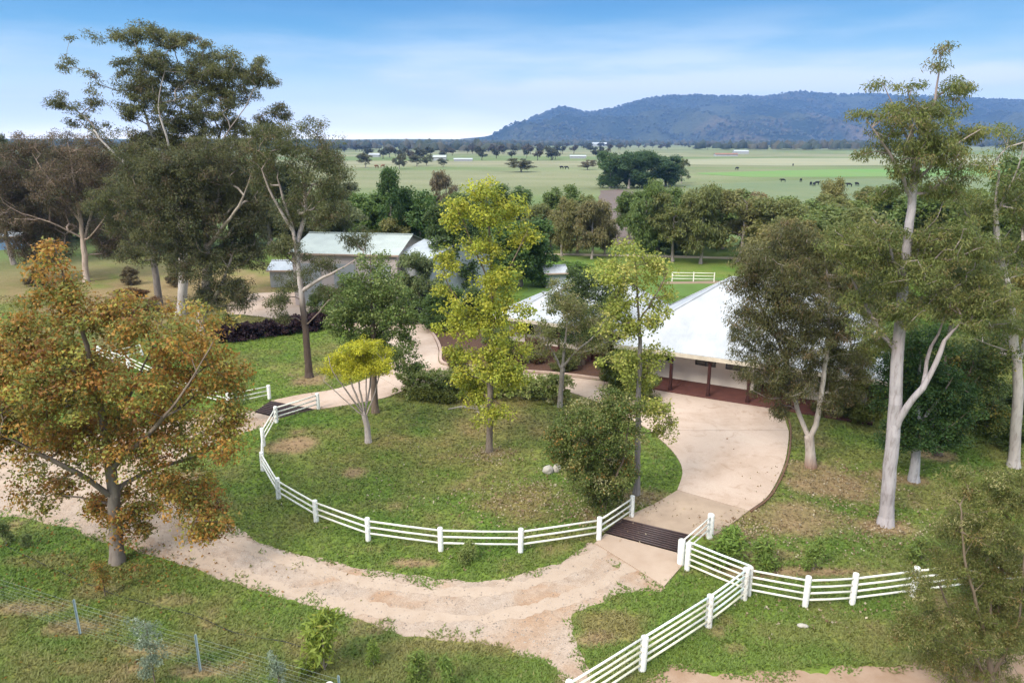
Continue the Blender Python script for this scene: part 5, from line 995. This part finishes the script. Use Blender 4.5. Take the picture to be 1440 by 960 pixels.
# forest as one mass: lumpy little crowns on the hills and in the belt at their foot
def blobs(name, x, y, z, sz, hz, cols, rs):
    n = len(x); th = np.arange(5) * 2 * np.pi / 5; V = np.zeros((n, 11, 3)); jit = 0.75 + .5 * rs.rand(n, 11)
    for k in range(5):
        V[:, k, 0] = np.cos(th[k]) * .95; V[:, k, 1] = np.sin(th[k]) * .95; V[:, k, 2] = .25
        V[:, 5 + k, 0] = np.cos(th[k] + .6) * .75; V[:, 5 + k, 1] = np.sin(th[k] + .6) * .75; V[:, 5 + k, 2] = .75
    V[:, 10, 2] = 1.05; V *= jit[:, :, None]; V[:, :, 0] *= sz[:, None]; V[:, :, 1] *= sz[:, None]; V[:, :, 2] *= hz[:, None]
    V += np.stack([x, y, z], -1)[:, None]
    T = [(k, (k + 1) % 5, 5 + k) for k in range(5)] + [((k + 1) % 5, 5 + (k + 1) % 5, 5 + k) for k in range(5)] + [(5 + k, 5 + (k + 1) % 5, 10) for k in range(5)]
    f = (np.arange(n)[:, None, None] * 11 + np.array(T)[None]).reshape(-1, 3); c = np.repeat(cols, 15, 0)
    me = npmesh(name, V.reshape(-1, 3), f, c); o = link(name, me, None, LEAF); tag(o, kind='stuff'); return o
rs = np.random.RandomState(3)
n = 9000; x = rs.uniform(-100, 6500, n); t = rs.rand(n) ** .8; y = YF + (YR + 120 - YF) * t; z = hill_h(x, y); k = (z > 8) & (np.abs(x) < y * .86) & (fbm(x * .004, y * .003 + 7, 4) < .6)
k2 = rs.randint(0, 3, n); base = np.array([(.030, .045, .028), (.042, .055, .03), (.055, .062, .034)])[k2] * (.8 + .4 * rs.rand(n, 1))
tag(blobs('hill_forest', x[k], y[k], z[k] - 1, rs.uniform(7, 14, k.sum()), rs.uniform(8, 15, k.sum()), base[k], rs), 'dark blue green forest covering the long range of hills', 'forest')
n = 24000; y = 880 + 2900 * rs.rand(n) ** 1.15; x = rs.uniform(-1, 1, n) * .9 * y
m = fbm(x * .0016 + 3, y * .0045 + 2, 4); dens = np.clip((m - .50) * 7 + (y - 1700) / 1300 + np.where(x < .02 * y, .35, 0), 0, 1) * np.where(y < 1400, .55, 1)
k = rs.rand(n) < dens; n = int(k.sum()); x, y = x[k], y[k]
base = np.array([(.040, .055, .032), (.055, .066, .036), (.085, .08, .05)])[rs.randint(0, 3, n)] * (.8 + .4 * rs.rand(n, 1))
zl = np.maximum(0, np.where(x > -100, hill_h(x, y), 0)); 
tag(blobs('distant_woodland', x, y, zl - .5, rs.uniform(6, 12, n), rs.uniform(9, 17, n), base, rs), 'dark belt of woodland along the foot of the hills', 'woodland')
# single trees scattered over the plain, each its own thing
def far_proto(seed):
    r2 = np.random.RandomState(seed); tips = sample_ell([((r2.uniform(-2.6, 2.6), r2.uniform(-2.6, 2.6), r2.uniform(4.2, 8.4)), (1.9, 1.9, 1.4), 1) for _ in range(8)], .8, r2)
    v, f, c = leaves(tips, 9, 1.0, 1.3, 1.0, .2, [(3, (.95, .98, .9)), (2, (.7, .72, .66)), (1, (1.25, 1.15, 1.0))], r2); cr = npmesh('crown', v, f, c); cr.materials.append(LEAF)
    mb = MB(); mb.tube([(0, 0, -.2), (.1, 0, 2.5), (.2, .1, 6)], [.35, .25, .08], 5)
    for a in (0.5, 2.6, 4.7): mb.tube([(.1, 0, 2.6), (1.3 * math.cos(a), 1.3 * math.sin(a), 5.2)], [.18, .06], 4)
    tm = mb.mesh('trunk', True); tm.materials.append(BARKF); return tm, cr
BARKF = simple('far_bark', (.13, .105, .085), None, 1, .9, 0)
FP = [far_proto(s) for s in (1, 2, 3, 4, 5)]
random.seed(12); rs = np.random.RandomState(12); cnt = 0
while cnt < 285:
    Y_ = math.exp(rs.uniform(math.log(620), math.log(1900))); X_ = rs.uniform(-.42, .80) * Y_
    mm = float(fbm(np.array([X_ * .004 + 1]), np.array([Y_ * .005 + 4]), 3)[0])
    left = X_ < 0.14 * Y_
    if mm < (.46 if left else .565) or (X_ > .25 * Y_ and Y_ < 1050) or (Y_ < 900 and rs.rand() < .6): continue
    tm, cr = FP[cnt % 5]; o = thing('paddock_tree', (X_, Y_, 0), 'small dark tree scattered over the far pale pastures towards the hills', 'tree', 'paddock trees scattered over the far plain', rs.uniform(0, 6.28))
    s_ = rs.uniform(.75, 1.25); o.scale = (s_ * rs.uniform(.9, 1.3), s_ * rs.uniform(.9, 1.3), s_)
    a = link('trunk', tm, o); b_ = link('crown', cr, o); q = rs.uniform(.8, 1.2); b_.color = (.07 * q, .074 * q, .046 * q, 1) if rs.rand() < .75 else (.105 * q, .085 * q, .06 * q, 1); cnt += 1
# farm buildings on the plain
def farmhouse(px, py, w, d, h, roofm, wallm, label, rz=0.0):
    x, y = g(px, py); a = (x - w / 2 * math.cos(rz), y - w / 2 * math.sin(rz)); b = (x + w / 2 * math.cos(rz), y + w / 2 * math.sin(rz)); shed('farm_building', a, b, d, h, h * 1.5, label, roofm, wallm, 'farm building', 0, .4)
farmhouse(651, 227, 15, 8, 1.6, ROOFL, CLADW, 'long low white roofed farm building on the left of the plain')
farmhouse(813, 223, 15, 8, 2.0, ROOFL, CLADW, 'white farm building below the trees left of the dark clump')
farmhouse(526, 221, 11, 8, 2.4, ROOFL, CLADW, 'small white farm shed beyond the trees at the left of the plain')
farmhouse(1043, 216.5, 18, 10, 3, ROOFL, CLADW, 'white roofed farm shed on the plain right of the dark clump')
farmhouse(1022, 220, 24, 8, 2.2, simple('rust_roof', (.25, .13, .09), None, .3, .8, 0), CLADW, 'reddish roofed farm building left of the white roofed farm shed')
farmhouse(617, 226, 12, 9, 3.0, ROOFG, CLADW, 'small pale farm building behind the slim plain trees')
for px, py, w, lab in ((760, 201.2, 60, 'left white house at the foot of the hills'), (803, 202.5, 60, 'second white house at the foot of the hills'), (845, 202.3, 50, 'white house below the first hill peak'), (843, 206, 40, 'right lower white house at the foot of the hills')): farmhouse(px, py, w, 16, 7, ROOFL, CLADW, lab)
# cattle
def cow_mesh():
    V = [(0, 0, 1.15), (.45, 0, 1.2), (.85, 0, 1.2), (1.15, 0, 1.32), (1.38, 0, 1.2), (1.6, 0, 1.0), (-.45, 0, 1.18), (-.8, 0, 1.22), (-1.0, 0, 1.0), (-1.04, 0, .6),
         (.75, .2, .85), (.75, .22, .45), (.77, .22, .03), (.75, -.2, .85), (.72, -.22, .45), (.70, -.22, .03), (-.75, .2, .9), (-.82, .22, .48), (-.76, .22, .03), (-.75, -.2, .9), (-.85, -.22, .48), (-.80, -.22, .03), (1.32, .18, 1.3), (1.32, -.18, 1.3)]
    E = [(0, 1), (1, 2), (2, 3), (3, 4), (4, 5), (0, 6), (6, 7), (7, 8), (8, 9), (2, 10), (10, 11), (11, 12), (2, 13), (13, 14), (14, 15), (7, 16), (16, 17), (17, 18), (7, 19), (19, 20), (20, 21), (4, 22), (4, 23)]
    rad = [.40, .40, .34, .22, .17, .10, .38, .30, .06, .04] + [.16, .08, .07] * 2 + [.18, .085, .07] * 2 + [.05, .05]
    me = bpy.data.meshes.new('cow'); me.from_pydata(V, E, []); o = bpy.data.objects.new('cow', me); COL.objects.link(o); o.modifiers.new('s', 'SKIN')
    for i, r in enumerate(rad): me.skin_vertices[0].data[i].radius = (r * .8, r)
    me.skin_vertices[0].data[0].use_root = True; o.modifiers.new('u', 'SUBSURF').levels = 1
    dg = bpy.context.evaluated_depsgraph_get(); m2 = bpy.data.meshes.new_from_object(o.evaluated_get(dg)); bpy.data.objects.remove(o); m2.name = 'cow'
    for p in m2.polygons: p.use_smooth = True
    return m2
BLK = simple('black_hide', (.014, .013, .013), None, 3, .7, 0); BRN = simple('tan_hide', (.24, .12, .06), None, 3, .7, 0)
cm = cow_mesh(); cm.materials.append(BLK)
COWS = [(1101, 256.5, 'black cow standing alone left of the others in the grey green paddock'), (1126, 256, 'black cow just right of the lone cow in the grey green paddock'), (1140, 261, 'left of the three bunched black cows'), (1144.5, 262, 'middle of the three bunched black cows'), (1148, 260.5, 'right of the three bunched black cows'),
        (1194, 263, 'black cow left of the pair near the tall gum'), (1205, 262, 'black cow right of the pair near the tall gum'), (1036, 239.5, 'black cow far out near the dark tree clump'), (1115, 234, 'black cow farthest away in the straw stubble'), (790, 238, 'left of two dark cows near the lone plain tree'), (797, 238.3, 'right of two dark cows near the lone plain tree')]
for i, (px, py, lab) in enumerate(COWS):
    o = link('cow', cm); o.location = (*g(px, py), 0); o.rotation_euler = (0, 0, random.uniform(0, 6.28)); q = 1.0 if py > 245 else 1.25; o.scale = (q, q, q); tag(o, lab, 'cow', 'cattle grazing on the plain')
cb = cm.copy(); cb.materials[0] = BRN
for px, py, lab in ((530, 237, 'left tan cow below the trees at the left of the plain'), (538, 236.5, 'right tan cow below the trees at the left of the plain')):
    o = link('cow', cb); o.location = (*g(px, py), 0); o.rotation_euler = (0, 0, random.uniform(0, 6.28)); o.scale = (1.5,) * 3; tag(o, lab, 'cow', 'cattle grazing on the plain')
# ------------------------------------------------------------------ hedges
def hedge(name, path, w, h, label, pal, seed, n=60, L=.16, Wd=.11, lump=.25, dens=30, cat='hedge'):
    r2 = np.random.RandomState(seed); p = smooth_poly(P(path), 0.5, False); b = np.array((*p[0], 0)); T = []
    for i, q in enumerate(p):
        hh = h * (1 + lump * (fbm(np.array([q[0] * 1.3]), np.array([q[1] * 1.3]), 2)[0] - .5) * 2); k = dens; u = r2.uniform(-1, 1, (k, 3)); u[:, 2] = r2.rand(k) ** .55; u[:, :2] *= (1 - .35 * u[:, 2:3] ** 3)
        T.append(np.array((q[0], q[1], 0)) + u * np.array((w / 2, w / 2, hh)) + np.array((0, 0, .05)))
    T = np.vstack(T); o = thing(name, tuple(b), label, cat); v, f, c = leaves(T - b, n, .2, L, Wd, .2, pal, r2); link('foliage', npmesh('foliage', v, f, c), o, LEAF)
    mb = MB()
    for q in p[::2]: mb.tube([(q[0] - b[0], q[1] - b[1], 0), (q[0] - b[0] + r2.randn() * .1, q[1] - b[1] + r2.randn() * .1, h * .8)], .025, 4)
    st = mb.build('stem', BARKF, o); st['kind'] = 'stuff'
hedge('hedge', [(312, 481), (340, 478), (380, 472), (420, 467), (452, 463)], 1.5, 1.25, 'dark purple hedge between the left lawn and the shed yard', [(4, (.030, .014, .018)), (3, (.045, .02, .024)), (1, (.07, .035, .035))], 51, n=40, L=.18, Wd=.14, lump=.5)
hedge('hedge', [(573, 554), (620, 556), (680, 558), (740, 561), (790, 564)], 1.9, 1.6, 'clipped green hedge along the back of the round lawn', [(4, (.25, .29, .08)), (3, (.19, .235, .062)), (2, (.34, .35, .13)), (.8, (.42, .38, .2))], 52, n=44, L=.15, Wd=.11, lump=.12)
hedge('shrub_border', [(590, 562), (612, 564), (634, 566)], .8, .6, 'low yellow green shrubs in front of the clipped green hedge', [(3, (.16, .17, .03)), (2, (.11, .13, .03))], 53, n=40, L=.12, Wd=.08)
# ------------------------------------------------------------------ rocks, fallen branch
ROCKM = simple('pale_rock', (.42, .39, .34), (.28, .25, .21), 3, .9, .6)
def rock(px, py, s, label, sq=.6):
    r2 = np.random.RandomState(int(px)); bm = bmesh.new(); bmesh.ops.create_icosphere(bm, subdivisions=3, radius=1)
    for v in bm.verts:
        d = 1 + .5 * (float(fbm(np.array([v.co.x * 1.3 + px]), np.array([v.co.y * 1.3 + v.co.z * 2.1]), 3)[0]) - .5); v.co *= d; v.co.x *= s[0]; v.co.y *= s[1]; v.co.z = v.co.z * s[2] + s[2] * .55
    me = bpy.data.meshes.new('rock'); bm.to_mesh(me); bm.free()
    for p in me.polygons: p.use_smooth = True
    o = link('rock', me, None, ROCKM); o.location = (*g(px, py), 0); o.rotation_euler = (0, 0, r2.rand() * 3); tag(o, label, 'rock')
rock(771, 664, (.36, .28, .24), 'pale rounded rock on the round lawn beside the bushy shrub'); rock(783, 662, (.26, .22, .26), 'smaller pale rock leaning against its rounded neighbour on the lawn')
rock(1129, 881, (.20, .10, .08), 'small pale stone lying in grass below the right fence'); rock(1404, 617, (.28, .22, .12), 'pale stone on the right lawn near the edge gum')
rb = np.array((*g(650, 577), 0)); r2 = random.Random(5); mb = MB()
for k in range(9):
    q = np.array((*g(640 + r2.random() * 45, 574 + r2.random() * 9), 0)) - rb; a = r2.uniform(0, 6.28); l = r2.uniform(.5, 1.2)
    mb.tube([q + np.array((0, 0, .04)), q + np.array((math.cos(a) * l * .5, math.sin(a) * l * .5, .35 * r2.random() + .1)), q + np.array((math.cos(a + .4) * l, math.sin(a + .4) * l, .06))], [.03, .022, .01], 5)
mb.tube([(-.9, .1, .05), (0, 0, .3), (1.1, -.1, .1)], [.05, .04, .02], 6)
o = mb.build('fallen_branch', simple('dead_wood', (.40, .35, .31), (.3, .26, .22), 4, .9, .3), None, True); o.location = rb; tag(o, 'pale dead fallen branch lying on the lawn before the hedge', 'branch')
# thin saplings with stakes
def sapling(px, py, top, w, pal, label, seed, bare=.35, n=26):
    x, y = g(px, py); zt = at(px, top, y)[2]; ww = w / FPX * depth(y, 0)
    E = [((x + random.uniform(-.25, .25) * ww, y + random.uniform(-.2, .2) * ww, zt * (bare + (1 - bare) * k / 5)), (ww * .34, ww * .34, zt * .11), 1) for k in range(6)]
    make_tree('sapling', (x, y, 0), [([(x, y, 0), (x + .02, y, zt * .5), (x, y + .03, zt)], .028, .006)], E, label, 'sapling', dens=40, tip_r=.003, n=n, s=.11, L=.11, Wd=.045, droop=.3, palette=pal, seed=seed, step=.15)
GRY = [(3, (.17, .20, .14)), (2, (.11, .14, .09)), (1, (.25, .28, .22))]
sapling(218, 962, 876, 44, GRY, 'thin grey green sapling by the wire fence at the bottom', 61); sapling(393, 972, 922, 26, GRY, 'short grey green sapling at the bottom near the yellow green shrub', 62)
sapling(343, 596, 536, 34, [(3, (.11, .16, .04)), (2, (.08, .12, .03))], 'slim green sapling before the left cattle grid', 63, bare=.5); sapling(148, 838, 790, 30, AUTUMN, 'small orange leaved sucker below the autumn tree trunk', 64)
# ------------------------------------------------------------------ grass and litter
def make_grass():
    rs = np.random.RandomState(77); n = 300000
    yv = 17 + 62 * rs.rand(n) ** 1.9; xv = rs.uniform(-1, 1, n) * (0.80 * yv * 0.98 + 3); k = np.ones(n, bool)
    for poly in (DRIVE_R, YARD, BED): k &= ~inpoly(xv, yv, np.array(poly))
    k &= ~((np.abs((xv - 7.8) * hu.x + (yv - 48.8) * hu.y - 9.2) < 9.4) & (((xv - 7.8) * hb.x + (yv - 48.8) * hb.y) > -.2) & (((xv - 7.8) * hb.x + (yv - 48.8) * hb.y) < 12.6))
    for poly, lim in ((GRAVEL_S, .75), (smooth_poly(DIRT2, .5), .7)):
        ins = inpoly(xv, yv, poly); d = pdist(xv, yv, poly); nz = fbm(xv * .9, yv * .9, 3); k &= ~(ins & (d > lim * np.clip((nz - .38) * 3.2, 0, 1))) & ~(ins & (rs.rand(n) < .45))
    for c in ([(874, 731), (970, 753), (952, 778), (851, 750)], [(381, 565), (441, 576), (392, 588), (359, 580)]): k &= ~inpoly(xv, yv, np.array(P(c)))
    xv, yv = xv[k], yv[k]; dry, bare = drybare(xv, yv); k = rs.rand(len(xv)) > bare * .93; xv, yv, dry = xv[k], yv[k], dry[k]; n = len(xv)
    c = groundcol(xv, yv) * (1.0 + .34 * rs.rand(n, 1)); yl = rs.rand(n) < .05; c[yl] = c[yl] * .4 + np.array((.26, .22, .09)) * .6
    m = 2; h = rs.uniform(.03, .075, n) * (1 + yv / 70); a = rs.rand(n, m) * 6.28; px = xv[:, None] + .05 * rs.randn(n, m); py = yv[:, None] + .05 * rs.randn(n, m); w = (.027 + .0007 * yv)[:, None]
    hh = h[:, None] * (.6 + .6 * rs.rand(n, m)); ln = hh * rs.uniform(.8, 2.6, (n, m)); b = a + 1.57
    A = np.stack([px - np.cos(b) * w, py - np.sin(b) * w, np.full_like(px, -.01)], -1); B = np.stack([px + np.cos(b) * w, py + np.sin(b) * w, np.full_like(px, -.01)], -1); T = np.stack([px + np.cos(a) * ln, py + np.sin(a) * ln, hh], -1)
    v = np.stack([A, B, T], 2).reshape(-1, 3); f = np.arange(len(v)).reshape(-1, 3); cc = np.repeat(c, m, 0)
    o = link('grass', npmesh('grass', v, f, np.clip(cc, 0, 1)), None, LEAF); tag(o, 'short patchy green and dry grass over lawns and verges', 'grass', None, 'stuff'); print('grass', n)
make_grass()
def litter(name, regs, cols, size, label, seed, z=0.03):
    rs = np.random.RandomState(seed); X = []
    for cx, cy, rx, ry, n in regs:
        x0, y0 = g(cx, cy); xr = abs(g(cx + rx, cy)[0] - x0); yr = abs(g(cx, cy - ry)[1] - g(cx, cy + ry)[1]) / 2; u = rs.randn(n, 2) * .6; X.append(np.column_stack([x0 + u[:, 0] * xr, y0 + u[:, 1] * yr]))
    X = np.vstack(X); n = len(X); p = np.column_stack([X, np.full(n, z) + .05 * rs.rand(n)]); v, f, c = leaves(p, 1, .03, size, size * .75, 0, cols, rs, .3)
    v[:, 2] = np.maximum(v[:, 2], .012); tag(link(name, npmesh(name, v, f, c), None, LEAF), label, 'leaf litter', None, 'stuff')
litter('fallen_leaves', [(170, 805, 100, 30, 900), (260, 700, 90, 25, 120), (60, 760, 90, 20, 160), (330, 850, 160, 60, 120), (120, 900, 160, 50, 160), (265, 670, 50, 20, 250)], AUTUMN, .10, 'fallen orange leaves scattered under the autumn tree', 5)
litter('leaf_litter', [(740, 705, 80, 35, 1300), (690, 640, 40, 14, 500), (1190, 690, 100, 40, 1500), (1040, 745, 50, 20, 900), (1245, 745, 70, 20, 600), (900, 705, 40, 14, 400), (840, 725, 60, 20, 500), (1120, 760, 160, 40, 700), (1150, 860, 160, 30, 250), (435, 535, 60, 14, 300), (650, 690, 200, 60, 400), (550, 640, 120, 40, 150)], [(3, (.36, .27, .17)), (2, (.25, .16, .09)), (2, (.45, .38, .27))], .10, 'pale dry leaf litter under trees on the lawns', 6)
def pebbles():
    rs = np.random.RandomState(8); n = 30000; P0 = np.array(GRAVEL_S); mn, mx = P0.min(0), P0.max(0); mn = np.maximum(mn, (-25, 15)); x = rs.uniform(mn[0], mx[0], n); y = rs.uniform(mn[1], mx[1], n); d = pdist(x, y, P0)
    k = inpoly(x, y, P0) & (d > .3) & (rs.rand(n) < np.clip(1.3 - d * .45 + 1.2 * (fbm(x * .8, y * .8, 3) - .5), .12, 1)); x, y = x[k], y[k]; n = len(x)
    s = rs.uniform(.018, .05, n); V = np.zeros((n, 4, 3)); a = rs.rand(n) * 6.28
    for i in range(3): V[:, i, 0] = np.cos(a + 2.1 * i) * s; V[:, i, 1] = np.sin(a + 2.1 * i) * s
    V[:, 3, 2] = s * .9; V += np.stack([x, y, np.full(n, .004)], -1)[:, None]; f = (np.arange(n)[:, None, None] * 4 + np.array([(0, 1, 3), (1, 2, 3), (2, 0, 3)])[None]).reshape(-1, 3)
    c = np.repeat(np.array([(.5, .43, .37), (.40, .32, .26), (.28, .23, .2)])[rs.randint(0, 3, n)], 3, 0)
    tag(link('loose_gravel', npmesh('loose_gravel', V.reshape(-1, 3), f, c), None, LEAF), 'loose pale pebbles along the gravel road', 'gravel', None, 'stuff')
pebbles()
# ------------------------------------------------------------------ haze
def haze():
    mb = MB(); mb.box((0, 3600, 204), (17000, 7600, 410)); m = bpy.data.materials.new('haze'); m.use_nodes = True; t = m.node_tree; t.nodes.clear()
    o = N(t, 'ShaderNodeOutputMaterial'); v = N(t, 'ShaderNodeVolumePrincipled'); v.inputs['Color'].default_value = (.25, .47, .97, 1); v.inputs['Density'].default_value = 0.000125; v.inputs['Anisotropy'].default_value = 0.2
    t.links.new(v.outputs[0], o.inputs['Volume']); ob = mb.build('haze', m); tag(ob, kind='stuff')
haze()
